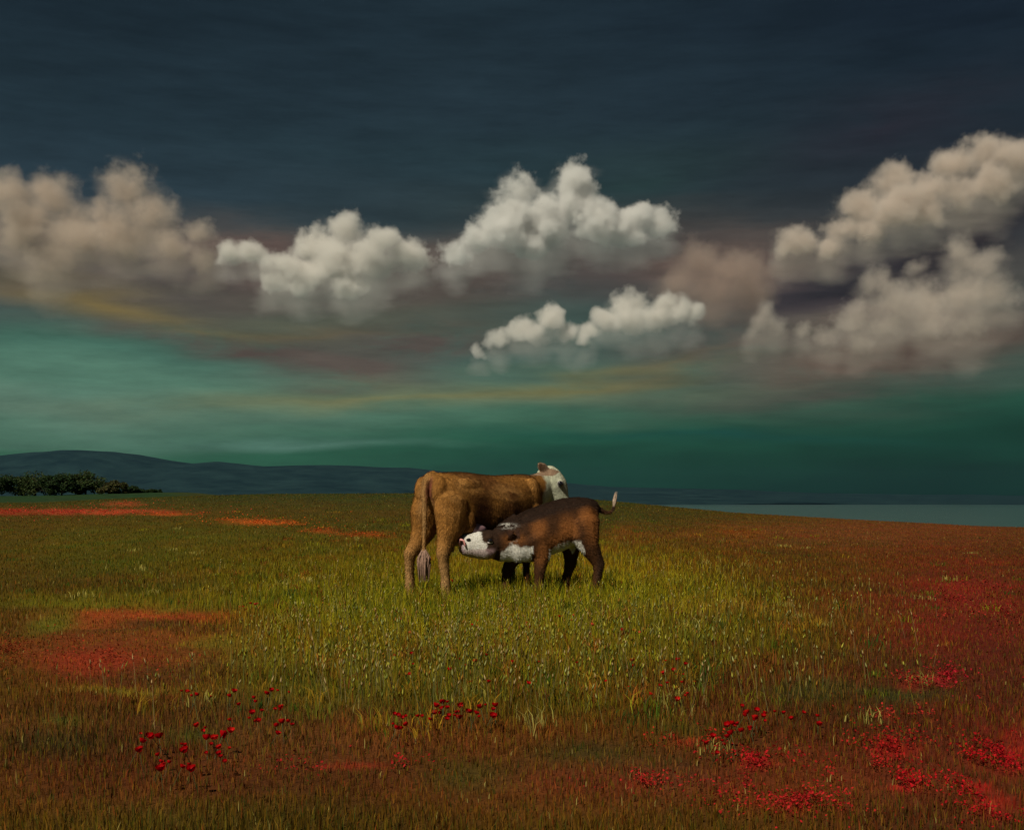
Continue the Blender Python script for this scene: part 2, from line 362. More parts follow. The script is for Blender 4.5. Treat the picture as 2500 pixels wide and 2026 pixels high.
# ------------------------------------------------------------------ clouds: real volumes of vapour, lit by the sun
def at(u, v, d): return ((u - CX) / F * d, d, EYE - (v - HY) / F * d)
def cloud(label, d, blobs, seed=0, dens=.07, color=(1, 1, 1), vox=2.3, ragged=1.8, soft=1.2, grow=1.12, skirt=.005, wisp=.55):
    rnd = random.Random(seed); sc = d / F; pts = []
    for (u, v, r) in blobs:
        x, y, z = at(u, v, d); r_ = r * sc * grow
        pts.append((x, y + rnd.uniform(-.6, .6) * r_, z, r_))
    lo = [min(p[i] - (1.45, 1.45, 2.3)[i] * p[3] for p in pts) for i in range(3)]; hi = [max(p[i] + 1.45 * p[3] for p in pts) for i in range(3)]
    c = [(a + b_) / 2 for a, b_ in zip(lo, hi)]
    vol = bpy.data.volumes.new('cumulus_cloud'); ob = bpy.data.objects.new('cumulus_cloud', vol); COL.objects.link(ob); ob.location = c
    t_ = bpy.data.node_groups.new('cumulus_cloud', 'GeometryNodeTree')
    t_.interface.new_socket('Geometry', in_out='INPUT', socket_type='NodeSocketGeometry')
    t_.interface.new_socket('Geometry', in_out='OUTPUT', socket_type='NodeSocketGeometry')
    g = NT(t_); out = g.n('NodeGroupOutput')
    pos = g.n('GeometryNodeInputPosition').outputs[0]
    off = g.vm('ADD', pos, (seed * 913.0, seed * 377.0, 0.0))
    wv = g.vm('SCALE', g.vm('SUBTRACT', g.noise(off, 1 / (95 * sc), 2, .5, 'Color'), (.5, .5, .5)), scale=70 * sc)
    p2 = g.vm('ADD', pos, wv); f = None
    for (x, y, z, r_) in pts:
        dv = g.vm('SUBTRACT', p2, (x - c[0], y - c[1], z - c[2]))
        dv = g.vm('MAXIMUM', dv, g.vm('MULTIPLY', dv, (-1.0, -1.0, -1.55)))          # flatter underneath than on top
        e = g.m('MULTIPLY_ADD', g.vm('LENGTH', dv, out=1), -1 / r_, 1.0)
        f = e if f is None else g.m('SMOOTH_MAX', f, e, .22)
    f = g.m('ADD', f, g.m('MULTIPLY_ADD', g.noise(off, 1 / (42 * sc), 6, .62), ragged, -.5 * ragged))
    f = g.m('ADD', f, g.m('MULTIPLY_ADD', g.noise(off, 1 / (13 * sc), 4, .65), wisp, -.5 * wisp))
    f = g.m('ADD', f, g.m('MULTIPLY_ADD', g.noise(off, 1 / (110 * sc), 2, .5), 1.0, -.5))
    de = g.m('MULTIPLY', g.m('MULTIPLY', f, soft, clamp=True), dens)
    # thin ragged vapour hanging below the heads
    k_ = None; low = g.vm('ADD', p2, (0.0, 0.0, 34 * sc))
    for (x, y, z, r_) in pts:
        e = g.m('MULTIPLY_ADD', g.vm('DISTANCE', low, (x - c[0], y - c[1], z - c[2]), out=1), -1 / (1.45 * r_), 1.0)
        k_ = e if k_ is None else g.m('SMOOTH_MAX', k_, e, .3)
    k_ = g.m('ADD', k_, g.m('MULTIPLY_ADD', g.noise(g.vm('MULTIPLY', off, (.5, 1.0, 1.6)), 1 / (60 * sc), 5, .6), 1.6, -.8))
    de = g.m('ADD', de, g.m('MULTIPLY', g.m('MULTIPLY', k_, 1.4, clamp=True), skirt))
    vc = g.n('GeometryNodeVolumeCube'); g.put(de, vc.inputs['Density'])
    mn = tuple(a - b_ for a, b_ in zip(lo, c)); mx = tuple(a - b_ for a, b_ in zip(hi, c))
    vc.inputs['Min'].default_value = mn; vc.inputs['Max'].default_value = mx
    for i, k in enumerate('XYZ'):
        vc.inputs['Resolution ' + k].default_value = max(8, int((mx[i] - mn[i]) / (vox * sc * (2 if i == 1 else 1))))
    mat = bpy.data.materials.new('cloud_vapour'); mat.use_nodes = True; nt = mat.node_tree; nt.nodes.clear()
    o = nt.nodes.new('ShaderNodeOutputMaterial'); pv = nt.nodes.new('ShaderNodeVolumePrincipled')
    pv.inputs['Color'].default_value = (*color, 1); pv.inputs['Density'].default_value = 1; pv.inputs['Anisotropy'].default_value = .1
    nt.links.new(pv.outputs[0], o.inputs['Volume'])
    sm = g.n('GeometryNodeSetMaterial'); sm.inputs['Material'].default_value = mat
    g.t.links.new(vc.outputs[0], sm.inputs[0]); g.t.links.new(sm.outputs[0], out.inputs[0])
    ob.modifiers.new('cloud', 'NODES').node_group = t_
    return tag(ob, label, 'cloud', 'cumulus clouds drifting over the meadow')
WARM = (1., .985, .95); PINK = (.925, .85, .785); PALE = (1., 1., .985); DUSK = (.86, .765, .68)
cloud('brown grey cumulus cloud with two rounded heads at the left edge', 4600,
      [(20, 480, 60), (115, 470, 58), (300, 450, 64), (245, 520, 34), (370, 525, 54), (60, 550, 70), (180, 570, 75), (290, 580, 70), (420, 600, 50), (490, 570, 38), (500, 630, 46), (130, 640, 60)], 1, .022, DUSK, ragged=2.0, grow=1.02, soft=1.0, wisp=.8)
cloud('cream cumulus cloud left of the tallest one, domed in its middle', 4400,
      [(840, 560, 52), (770, 605, 52), (700, 660, 50), (940, 590, 42), (820, 640, 70), (900, 640, 66), (1000, 630, 44), (740, 690, 50), (860, 690, 54), (620, 620, 40), (560, 625, 34), (670, 700, 34)], 2, .055, WARM, grow=1.06, wisp=.7)
cloud('tallest bright white cumulus cloud with twin towers above the cow', 4500,
      [(1270, 470, 46), (1245, 520, 56), (1400, 450, 48), (1410, 510, 60), (1330, 550, 66), (1220, 570, 60), (1160, 600, 46), (1110, 618, 36), (1470, 555, 58), (1540, 565, 50), (1620, 545, 38), (1290, 600, 50), (1570, 520, 30)], 3, .08, PALE, grow=1.08, wisp=.6)
cloud('small slanting pale yellow cloud strip below the twin towers', 3700,
      [(1170, 862, 22), (1220, 838, 30), (1270, 805, 34), (1300, 820, 34), (1340, 785, 34), (1380, 815, 30), (1440, 815, 26), (1480, 790, 34), (1540, 735, 38), (1540, 785, 44), (1610, 740, 32), (1600, 780, 42), (1655, 770, 36), (1690, 778, 30), (1420, 835, 24)], 4, .07, WARM, grow=1.1, wisp=.6)
cloud('pinkish beige cloud bank climbing steeply to the right edge', 4300,
      [(1950, 590, 48), (1930, 610, 34), (2050, 565, 44), (2030, 610, 40), (2110, 500, 54), (2190, 440, 56), (2180, 520, 60), (2270, 470, 56), (2330, 400, 54), (2350, 470, 60), (2410, 370, 52), (2470, 400, 60), (2420, 460, 60), (2260, 530, 46), (2120, 570, 40)], 5, .045, PINK, ragged=1.9, grow=1.04, soft=1.05, wisp=.7)
cloud('soft dusky pink cloud heap low at the right edge', 3500,
      [(2240, 655, 34), (2350, 610, 46), (2400, 640, 50), (2130, 700, 46), (2170, 740, 58), (2260, 730, 56), (2350, 720, 64), (2430, 720, 60), (2080, 780, 48), (2160, 800, 50), (2260, 800, 56), (2370, 800, 56), (1970, 815, 32), (2020, 830, 36), (2100, 840, 36)], 6, .02, PINK, ragged=2.1, soft=1.0, grow=1.02, wisp=.8)
cloud('tiny faint cloud puff between the yellow strip and pink heap', 3600,
      [(1872, 765, 26), (1850, 800, 30), (1895, 792, 30), (1835, 820, 24)], 7, .016, PINK, grow=1.15, ragged=2.1, soft=1.0, wisp=.8)
cloud('dim brown cloud shred right of the twin towers', 5200,
      [(1700, 640, 46), (1730, 610, 34), (1770, 660, 54), (1840, 650, 44), (1650, 690, 44), (1740, 710, 50), (1840, 700, 46)], 8, .006, (.75, .62, .55), ragged=1.7, soft=1.6)
# ------------------------------------------------------------------ animals
def loft(sections, n=20, power=2.0):
    """sections: (centre, side axis, up axis, half width, half height) -> closed tube"""
    V, Fc = [], []
    for (c, a, b_, ra_, rb_) in sections:
        for k in range(n):
            th = 2 * math.pi * k / n; cs, sn = math.cos(th), math.sin(th)
            e = 2.0 / power
            px = math.copysign(abs(cs) ** e, cs); py = math.copysign(abs(sn) ** e, sn)
            V.append(Vector(c) + Vector(a) * (px * ra_) + Vector(b_) * (py * rb_))
    m = len(sections)
    for i in range(m - 1):
        for k in range(n):
            Fc.append((i * n + k, i * n + (k + 1) % n, (i + 1) * n + (k + 1) % n, (i + 1) * n + k))
    Fc.append(tuple(range(n - 1, -1, -1))); Fc.append(tuple((m - 1) * n + k for k in range(n)))
    return V, Fc
def tube(points, n=14):
    """points: (x, y, z, r) or (x, y, z, r_side, r_other) -> tapering limb with rounded ends"""
    P = [Vector(p[:3]) for p in points]; sec = []
    for i, p in enumerate(points):
        t_ = (P[min(i + 1, len(P) - 1)] - P[max(i - 1, 0)]).normalized()
        side = Vector((0, 1, 0)) - t_ * t_.y
        if side.length < .1: side = Vector((1, 0, 0)) - t_ * t_.x
        side.normalize(); up = t_.cross(side)
        r1 = p[3]; r2 = p[4] if len(p) > 4 else p[3]
        if i == 0:
            sec.append((P[0] - t_ * r1 * .75, side, up, r1 * .5, r2 * .5)); sec.append((P[0] - t_ * r1 * .4, side, up, r1 * .85, r2 * .85))
        sec.append((P[i], side, up, r1, r2))
        if i == len(points) - 1:
            sec.append((P[i] + t_ * r1 * .4, side, up, r1 * .85, r2 * .85)); sec.append((P[i] + t_ * r1 * .75, side, up, r1 * .5, r2 * .5))
    return loft(sec, n)
def ball(c, r, n=14, rings=9, axes=None):
    sec = []; ax = axes or (Vector((1, 0, 0)), Vector((0, 1, 0)), Vector((0, 0, 1)))
    for k in range(rings):
        ph = math.pi * (k + .25) / (rings - .5)
        sec.append((Vector(c) - ax[0] * (math.cos(ph) * r[0]), ax[1], ax[2], r[1] * math.sin(ph), r[2] * math.sin(ph)))
    return loft(sec, n)
def trunk(secs, n=28):
    return loft([((x, 0, z), Vector((0, 1, 0)), Vector((0, 0, 1)), ry, rz) for (x, z, ry, rz) in secs], n, 2.25)
def grow_body(name, pieces, voxel, mat, parent, smooth_it=6):
    """fuse the anatomy into one continuous skin"""
    V, Fc = [], []
    for (v, f) in pieces:
        o = len(V); V += v; Fc += [tuple(o + i for i in q) for q in f]
    tmp = mesh_object(name, V, Fc)
    md = tmp.modifiers.new('fuse', 'REMESH'); md.mode = 'VOXEL'; md.voxel_size = voxel; md.use_smooth_shade = True
    ms = tmp.modifiers.new('relax', 'SMOOTH'); ms.factor = .5; ms.iterations = smooth_it
    bpy.context.view_layer.update()
    dg = bpy.context.evaluated_depsgraph_get()
    me = bpy.data.meshes.new_from_object(tmp.evaluated_get(dg)); me.name = name
    bpy.data.objects.remove(tmp)
    o = bpy.data.objects.new(name, me); COL.objects.link(o); o.parent = parent
    me.materials.clear(); me.materials.append(mat)
    me.polygons.foreach_set('use_smooth', np.ones(len(me.polygons), bool))
    return o
def part_mesh(name, pieces, mat, parent, smooth=True):
    V, Fc = [], []
    for (v, f) in pieces:
        o = len(V); V += v; Fc += [tuple(o + i for i in q) for q in f]
    return mesh_object(name, V, Fc, mat, parent, smooth)
def coords(me):
    a = np.empty(len(me.vertices) * 3, np.float32); me.vertices.foreach_get('co', a); return a.reshape(-1, 3).astype(float)
def blob3(P, c, r): return np.exp(-((((P - np.array(c)) / np.array(r)) ** 2).sum(1)) ** 2)
def n3(P, s, seed): return (fbm(P[:, 0] * s + P[:, 1] * s * .7, P[:, 2] * s - P[:, 1] * s * .6, seed) + fbm(P[:, 1] * s + 7, P[:, 2] * s + P[:, 0] * s * .3, seed + 5)) * .5
def mixv(a, b_, k): return a * (1 - k[:, None]) + np.asarray(b_) * k[:, None]

def coat_material(name):
    m, g, b = material(name, .8, .08)
    col = g.n('ShaderNodeAttribute', attribute_name='tint').outputs['Color']
    oc = g.n('ShaderNodeTexCoord').outputs['Object']
    hair = g.noise(g.vm('MULTIPLY', oc, (60, 60, 22)), 1.0, 5, .7)
    clump = g.noise(oc, 16.0, 4, .6)
    c = g.mixc(1.0, col, g.ramp(hair, [(.3, (.68, .68, .68)), (.7, (1.28, 1.28, 1.28))]), 'MULTIPLY')
    c = g.mixc(1.0, c, g.ramp(clump, [(.3, (.78, .76, .74)), (.7, (1.2, 1.2, 1.2))]), 'MULTIPLY')
    g.t.links.new(c, b.inputs['Base Color'])
    bp = g.n('ShaderNodeBump'); bp.inputs['Strength'].default_value = .55; bp.inputs['Distance'].default_value = .012
    g.t.links.new(g.m('ADD', hair, g.m('MULTIPLY', clump, 1.2)), bp.inputs['Height']); g.t.links.new(bp.outputs[0], b.inputs['Normal'])
    return m
m_coat = coat_material('cow_coat')
def flat_mat(name, c, rough=.6, spec=.4, var=.25, scale=30):
    m, g, b = material(name, rough, spec)
    n_ = g.noise(g.n('ShaderNodeTexCoord').outputs['Object'], scale, 4, .6)
    g.t.links.new(g.ramp(n_, [(.3, tuple(x * (1 - var) for x in c)), (.7, tuple(x * (1 + var) for x in c))]), b.inputs['Base Color'])
    return m
m_hoof = flat_mat('hoof_horn', (.06, .045, .035), .5)
m_eye = flat_mat('eye_dark', (.008, .007, .009), .08, .8)
m_rim = flat_mat('eyelid_skin', (.16, .14, .14), .5)
m_udder = flat_mat('udder_skin', (.34, .20, .22), .55, .4, .15)
m_tongue = flat_mat('tongue_skin', (.62, .27, .25), .35, .5, .1)
m_nose = flat_mat('nose_skin', (.30, .22, .25), .4, .5, .2)
m_nostril = flat_mat('nostril_dark', (.012, .01, .01), .6)
m_tuft = flat_mat('tail_hair', (.28, .17, .12), .7, .3, .4, 40)
m_tuft2 = flat_mat('tail_hair_pale', (.40, .30, .22), .7, .3, .4, 40)

def frame_axes(direction, side_hint):
    d = Vector(direction).normalized(); s = Vector(side_hint) - d * d.dot(Vector(side_hint)); s.normalize()
    return d, s, s.cross(d)            # forward, right-ish side, dorsal
def head_loft(base, d, s, up, prof, n=20, kt=1.0, kw=1.0):
    return loft([(Vector(base) + d * (t_ * kt) + up * o, s, up, w * kw, h * kw) for (t_, o, w, h) in prof], n, 2.3)
def ear_piece(base, d, face, length, width, n=12):
    """leaf-shaped, slightly cupped ear from base along d, its flat side towards face"""
    d = Vector(d).normalized(); f = Vector(face) - d * d.dot(Vector(face)); f.normalize(); w = d.cross(f)
    sec = []
    for t_, k in ((-.12, .35), (0, .42), (.15, .62), (.35, .95), (.55, 1.0), (.75, .8), (.9, .48), (1.0, .15)):
        sec.append((Vector(base) + d * (length * t_) - f * (.012 * math.sin(math.pi * max(t_, 0))), w, f, width * .5 * k, .014 + .01 * (1 - t_)))
    return loft(sec, n)
def hair_tuft(top, bottom, count, rad_, seed, mat, parent, name='tail_tuft'):
    rnd = random.Random(seed); pcs = []
    for k in range(count):
        a = rnd.uniform(0, 2 * math.pi); r_ = rad_ * math.sqrt(rnd.random()); q = rnd.uniform(.55, 1.1)
        s0 = Vector(top) + Vector((math.cos(a), math.sin(a), 0)) * .008
        end = Vector(top).lerp(Vector(bottom), q) + Vector((math.cos(a), math.sin(a), 0)) * r_ * .8
        mid = s0.lerp(end, .5) + Vector((math.cos(a), math.sin(a), 0)) * r_ * .55
        w = rnd.uniform(.004, .0075)
        pcs.append(tube([(*s0, w * .8), (*mid, w), (*end, w * .25)], 5))
    return part_mesh(name, pcs, mat, parent)

def coat_hair(body, parent, count, length, seed, bald=(), short=()):
    me = body.data; r = np.random.default_rng(seed); P_ = coords(me)
    nl = len(me.loop_triangles) if me.loop_triangles else 0
    me.calc_loop_triangles(); T = np.empty(len(me.loop_triangles) * 3, np.int32); me.loop_triangles.foreach_get('vertices', T); T = T.reshape(-1, 3)
    A, B, C_ = P_[T[:, 0]], P_[T[:, 1]], P_[T[:, 2]]; nrm = np.cross(B - A, C_ - A); ar = np.linalg.norm(nrm, axis=1); nrm /= np.maximum(ar, 1e-9)[:, None]
    i = r.choice(len(T), count, p=ar / ar.sum()); w = r.dirichlet((1, 1, 1), count)
    p = A[i] * w[:, :1] + B[i] * w[:, 1:2] + C_[i] * w[:, 2:]; n_ = nrm[i]
    ca = np.empty(len(P_) * 4, np.float32); me.attributes['tint'].data.foreach_get('color', ca); ca = ca.reshape(-1, 4)[:, :3]
    col_ = ca[T[i, 0]] * r.uniform(.6, 1.55, (count, 1))
    d = np.array([-.55, 0, -.75]) + r.normal(0, .35, (count, 3)); d -= n_ * (d * n_).sum(1)[:, None]; d /= np.maximum(np.linalg.norm(d, axis=1), 1e-6)[:, None]
    L_ = length * r.uniform(.5, 1.3, (count, 1))
    for q, rad_ in bald: L_[np.linalg.norm(p - np.array(q), axis=1) < rad_] = .0008
    for q, rad_ in short: L_[np.linalg.norm(p - np.array(q), axis=1) < rad_] *= .45
    sd = np.cross(d, n_) * (.0022 + .0014 * r.random((count, 1)))
    V = np.stack([p - sd, p + sd, p + d * L_ + n_ * L_ * r.uniform(.12, .5, (count, 1))], 1)
    o = fast_mesh('coat_hair', V.reshape(-1, 3), np.arange(count * 3).reshape(-1, 3), m_hair); o.parent = parent
    set_colors(o.data, np.clip(np.repeat(col_, 3, 0), .003, .8)); o['kind'] = 'stuff'
m_hair, g, b = material('coat_hair', .75, .12)
g.t.links.new(g.n('ShaderNodeAttribute', attribute_name='tint').outputs['Color'], b.inputs['Base Color'])

# ---- cow: seen from behind on her right side, walking away to the right, head hanging down behind the calf
COW_O = (-.86, 13.70); COW_PHI = math.radians(48)
cow = empty('cow', (COW_O[0], COW_O[1], float(ground_z(*COW_O))), COW_PHI)
tag(cow, 'large golden brown cow with white face standing behind the nursing calf', 'cow')
P = [trunk([(-.12, 1.25, .12, .11), (-.07, 1.215, .19, .175), (.04, 1.17, .24, .235), (.18, 1.13, .265, .28), (.33, 1.095, .28, .325), (.5, 1.06, .295, .355),
            (.7, 1.02, .32, .378), (.95, 1.00, .335, .385), (1.18, 1.02, .31, .378), (1.38, 1.06, .27, .35), (1.52, 1.10, .22, .31), (1.64, 1.12, .17, .25), (1.72, 1.12, .11, .17)])]
for s in (1, -1):
    P.append(ball((.36, s * .175, 1.26), (.26, .09, .10)))          # hook bone
    P.append(ball((-.05, s * .13, 1.21), (.10, .085, .16)))         # pin bone
    P.append(ball((1.42, s * .185, 1.13), (.15, .09, .25)))            # shoulder blade
    P.append(ball((.30, s * .215, .87), (.12, .085, .17)))             # stifle
# hind legs: the left one set back and out
P.append(tube([(.10, .15, 1.10, .15, .23), (.05, .18, .92, .14, .22), (.02, .2, .74, .11, .15), (-.07, .215, .60, .078, .098), (-.15, .235, .50, .066, .08), (-.145, .245, .42, .053, .06),
               (-.13, .26, .28, .046, .05), (-.115, .27, .14, .054, .058), (-.085, .277, .06, .058, .062), (-.07, .277, .03, .058, .066)]))
P.append(tube([(.12, -.15, 1.10, .15, .24), (.08, -.18, .92, .14, .225), (.04, -.195, .76, .115, .165), (-.02, -.195, .62, .085, .105), (-.06, -.195, .50, .068, .082), (-.05, -.197, .42, .055, .062),
               (-.03, -.2, .28, .047, .051), (-.02, -.2, .14, .055, .058), (.005, -.2, .06, .058, .062), (.02, -.2, .03, .058, .066)]))
for s, dx in ((1, .10), (-1, -.02)):
    P.append(tube([(1.40, s * .19, 1.02, .10, .16), (1.40 + dx * .2, s * .195, .86, .095, .14), (1.35 + dx * .4, s * .19, .72, .075, .095), (1.36 + dx * .6, s * .175, .56, .058, .065), (1.37 + dx * .8, s * .17, .43, .057, .06),
                   (1.37 + dx, s * .17, .36, .042, .045), (1.37 + dx, s * .17, .24, .038, .042), (1.375 + dx, s * .17, .13, .045, .05), (1.40 + dx, s * .17, .05, .052, .058)]))
# neck and head
hd, hs, hu = frame_axes((.37, -.25, -.895), (-.55, -.83, 0))
poll = Vector((1.965, .02, 1.455))
P.append(tube([(1.50, 0, 1.14, .18, .27), (1.62, .0, 1.16, .16, .25), (1.75, .01, 1.21, .14, .22), (1.86, .02, 1.27, .125, .19), (1.95, .02, 1.33, .115, .15)], 20))
P.append(ball((1.70, .0, 1.0), (.12, .09, .17)))                        # brisket
P.append(head_loft(poll, hd, hs, hu, [(-.06, -.03, .06, .06), (-.03, -.03, .10, .10), (.04, -.03, .12, .135), (.12, -.03, .128, .152), (.19, -.03, .125, .158), (.27, -.035, .105, .145), (.35, -.035, .088, .118), (.42, -.025, .084, .098), (.48, -.02, .086, .088), (.53, -.02, .078, .072), (.555, -.025, .055, .05)], 20, 1.06, 1.16))
P.append(ball(poll + hd * .175 + hs * .118 + hu * .045, (.045, .035, .04), axes=(hd, hs, hu)))   # brow
P.append(ball(poll + hd * .175 - hs * .118 + hu * .045, (.045, .035, .04), axes=(hd, hs, hu)))
P.append(ear_piece(poll + hd * .035 + hs * .085 - hu * .02, Vector((-.55, .35, .55)) + hs * .30, hs + hd * .3, .23, .125))
P.append(ear_piece(poll + hd * .03 - hs * .085 - hu * .02, -hs * .9 + Vector((-.15, .1, .35)), hu, .19, .10))
# tail
P.append(tube([(-.02, 0, 1.37, .06), (-.09, -.005, 1.355, .054), (-.15, -.015, 1.29, .046), (-.172, -.025, 1.18, .037), (-.178, -.03, 1.0, .03), (-.18, -.03, .8, .026), (-.18, -.025, .62, .023), (-.18, -.02, .54, .021)], 10))
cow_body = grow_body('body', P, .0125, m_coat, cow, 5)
Pc = coords(cow_body.data)
gold = np.array((.30, .135, .030)); dark = np.array((.052, .018, .007)); pale = np.array((.42, .27, .12)); white = np.array((.60, .62, .46))
nn = n3(Pc, 4.0, 3); nf = n3(Pc, 14.0, 8)
c = np.tile(gold, (len(Pc), 1)) * (.72 + .56 * nf)[:, None]
c = mixv(c, dark * 1.5, np.clip(sstep(.44, .60, nn) * .72, 0, 1) * sstep(.1, .5, Pc[:, 0] + .25))
c = mixv(c, dark, sstep(.98, .70, Pc[:, 2]) * sstep(.25, .5, Pc[:, 0]) * .9)                      # shade under belly and elbows painted in as darker coat
c = mixv(c, dark * .9, blob3(Pc, (.50, -.27, .98), (.15, .2, .26)) * (.55 + .7 * nf).clip(0, 1))  # shadow in the flank hollow painted into the coat colour
c = mixv(c, dark * 1.1, blob3(Pc, (.98, -.30, .92), (.30, .2, .20)) * (.4 + .8 * nf).clip(0, 1))                          # shading of the lower flank put into the coat colour too
c = mixv(c, pale, sstep(.80, .25, Pc[:, 2]) * sstep(.25, .0, Pc[:, 0]) * .55)                        # paler shanks
c = mixv(c, pale * .9, blob3(Pc, (-.16, 0, .95), (.12, .12, .5)) * .5)
c = mixv(c, (.16, .045, .03), blob3(Pc, (-.13, -.075, 1.20), (.08, .03, .17)) * .9)                  # bare skin beside the tail
c = mixv(c, (.10, .06, .03), blob3(Pc, (-.05, -.195, .5), (.06, .08, .05)) * .7)                     # dark hock
for q, r_ in (((.05, -.2, 1.05), (.16, .2, .22)), ((.30, -.2, 1.27), (.22, .2, .10)), ((.9, -.3, 1.2), (.3, .2, .10)), ((1.42, -.2, 1.2), (.13, .2, .15))):
    c = mixv(c, (.46, .235, .07), blob3(Pc, q, r_) * sstep(.35, .65, nf) * .75)  # golden highlights on rump, back and shoulder painted into the coat
c = mixv(c, (.13, .06, .02), sstep(1.34, 1.42, Pc[:, 2]) * sstep(.3, .6, Pc[:, 0]) * .8)            # darker back line
along = (Pc - np.array(poll)) @ np.array(hd); upw = (Pc - np.array(poll)) @ np.array(hu); sidew = (Pc - np.array(poll)) @ np.array(hs)
face = sstep(-.03, .03, along + (nf - .5) * .12) * (Pc[:, 0] > 1.8)
c = mixv(c, white * np.array((.98, 1.0, .92)), face)
throat = sstep(-.04, .05, Pc[:, 0] - 1.68 - (Pc[:, 2] - 1.1) * .42 + (nf - .5) * .25) * sstep(.72, .85, Pc[:, 2])
c = mixv(c, white * .9, np.clip(throat, 0, 1))
ear_far = (np.abs(sidew + along * .2) > .10) & (along < .06) & (np.linalg.norm(Pc - np.array(poll), axis=1) < .4) & (Pc[:, 2] > 1.40)
c = mixv(c, (.30, .20, .13), ear_far * 1.0)
c = mixv(c, (.26, .25, .26), blob3(Pc, poll + hd * .22 + hs * .10 + hu * .03, (.06, .06, .06)) * .3)
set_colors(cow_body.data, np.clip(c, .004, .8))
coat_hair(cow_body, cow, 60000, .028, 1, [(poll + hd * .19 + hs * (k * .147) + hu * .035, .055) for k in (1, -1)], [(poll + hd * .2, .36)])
for s_, nm in ((1, 'eye'), (-1, 'eye')):
    e0 = poll + hd * .19 + hs * (s_ * .147) + hu * .035
    ey = part_mesh(nm, [ball(e0, (.034, .026, .030), axes=(hd, hs, hu))], m_eye, cow)
    part_mesh('eyelid', [ball(e0 - hs * s_ * .008, (.043, .018, .038), axes=(hd, hs, hu))], m_rim, ey)
for (hx_, hy_, r_) in ((-.06, .277, 1), (.035, -.2, 1), (1.50, .17, 1), (1.385, -.17, 1)):
    part_mesh('hoof', [loft([((hx_ - .01, hy_, .10), Vector((0, 1, 0)), Vector((1, 0, 0)), .05, .055), ((hx_ + .005, hy_, .05), Vector((0, 1, 0)), Vector((1, 0, 0)), .058, .07), ((hx_ + .02, hy_, .0), Vector((0, 1, 0)), Vector((1, 0, 0)), .062, .08)], 14)], m_hoof, cow)
ud = part_mesh('udder', [ball((.33, 0, .73), (.22, .18, .15)), ball((.44, -.13, .765), (.22, .16, .10))], m_udder, cow)
for tx, ty in ((.20, .09), (.20, -.09), (.36, .09), (.36, -.09)):
    part_mesh('teat', [tube([(tx, ty, .62, .022), (tx, ty, .57, .019), (tx, ty, .53, .012)], 8)], m_udder, ud)
hair_tuft((-.18, -.02, .58), (-.175, -.015, .24), 170, .075, 4, m_tuft, cow)

# ---- calf: nearer, in profile, head stretched left under the cow's flank
CALF_O = (.935, 14.12); CALF_PHI = math.radians(194)
calf = empty('calf', (CALF_O[0], CALF_O[1], float(ground_z(*CALF_O))), CALF_PHI)
tag(calf, 'dark brown and white calf suckling under the cow, tail raised', 'calf')
P = [trunk([(-.04, .99, .07, .09), (.0, .96, .12, .15), (.08, .915, .165, .215), (.2, .875, .185, .265), (.36, .835, .195, .295), (.52, .785, .2, .30), (.66, .735, .205, .305), (.80, .695, .19, .295), (.92, .66, .165, .265), (1.02, .64, .12, .20)])]
P.append(tube([(.84, 0, .71, .14, .265), (.96, 0, .655, .14, .245), (1.06, .0, .62, .13, .215), (1.14, .01, .605, .125, .185), (1.20, .01, .60, .115, .155)], 18))
for s in (1, -1):
    P.append(ball((.16, s * .13, .93), (.12, .06, .14))); P.append(ball((.76, s * .13, .72), (.11, .06, .19)))
P.append(tube([(.17, .11, .86, 0.120, 0.202), (.15, .125, .72, 0.107, 0.177), (.09, .125, .57, 0.084, 0.114), (.01, .12, .44, 0.062, 0.078), (-.02, .12, .37, 0.056, 0.070), (-.01, .12, .29, 0.046, 0.052), (.01, .12, .18, 0.043, 0.047), (.025, .12, .095, 0.051, 0.056), (.05, .12, .04, 0.058, 0.064)]))
P.append(tube([(.18, -.11, .86, 0.120, 0.202), (.22, -.125, .72, 0.107, 0.177), (.24, -.125, .57, 0.084, 0.114), (.24, -.12, .44, 0.064, 0.078), (.245, -.12, .37, 0.059, 0.070), (.27, -.12, .29, 0.047, 0.053), (.305, -.12, .18, 0.045, 0.047), (.33, -.12, .095, 0.052, 0.056), (.36, -.12, .04, 0.058, 0.064)]))
P.append(tube([(.73, .12, .68, 0.107, 0.177), (.68, .125, .57, 0.092, 0.139), (.645, .12, .47, 0.078, 0.098), (.665, .115, .37, 0.063, 0.068), (.675, .115, .31, 0.063, 0.064), (.68, .115, .22, 0.046, 0.051), (.69, .115, .11, 0.052, 0.056), (.715, .115, .04, 0.059, 0.068)]))
P.append(tube([(.80, -.12, .66, 0.107, 0.165), (.86, -.125, .55, 0.092, 0.127), (.91, -.12, .46, 0.078, 0.095), (.965, -.115, .37, 0.064, 0.068), (.99, -.115, .31, 0.063, 0.064), (1.01, -.115, .22, 0.046, 0.051), (1.035, -.115, .11, 0.052, 0.056), (1.07, -.115, .04, 0.059, 0.068)]))
kd, ks, ku = frame_axes((1.0, .10, -.03), (0, 1, .12))
ku = -ku if ku.z < 0 else ku
kpoll = Vector((1.13, .015, .645))
P.append(head_loft(kpoll, kd, ks, ku, [(-.05, -.02, .06, .06), (-.02, -.02, .095, .10), (.05, -.025, .112, .132), (.12, -.03, .118, .148), (.19, -.035, .108, .145), (.26, -.035, .096, .13), (.32, -.035, .092, .118), (.375, -.03, .092, .108), (.42, -.03, .08, .09), (.45, -.03, .055, .06)], 20, 1.0, 1.12))
P.append(ball(kpoll + kd * .14 + ks * .115 + ku * .03, (.042, .03, .036), axes=(kd, ks, ku)))
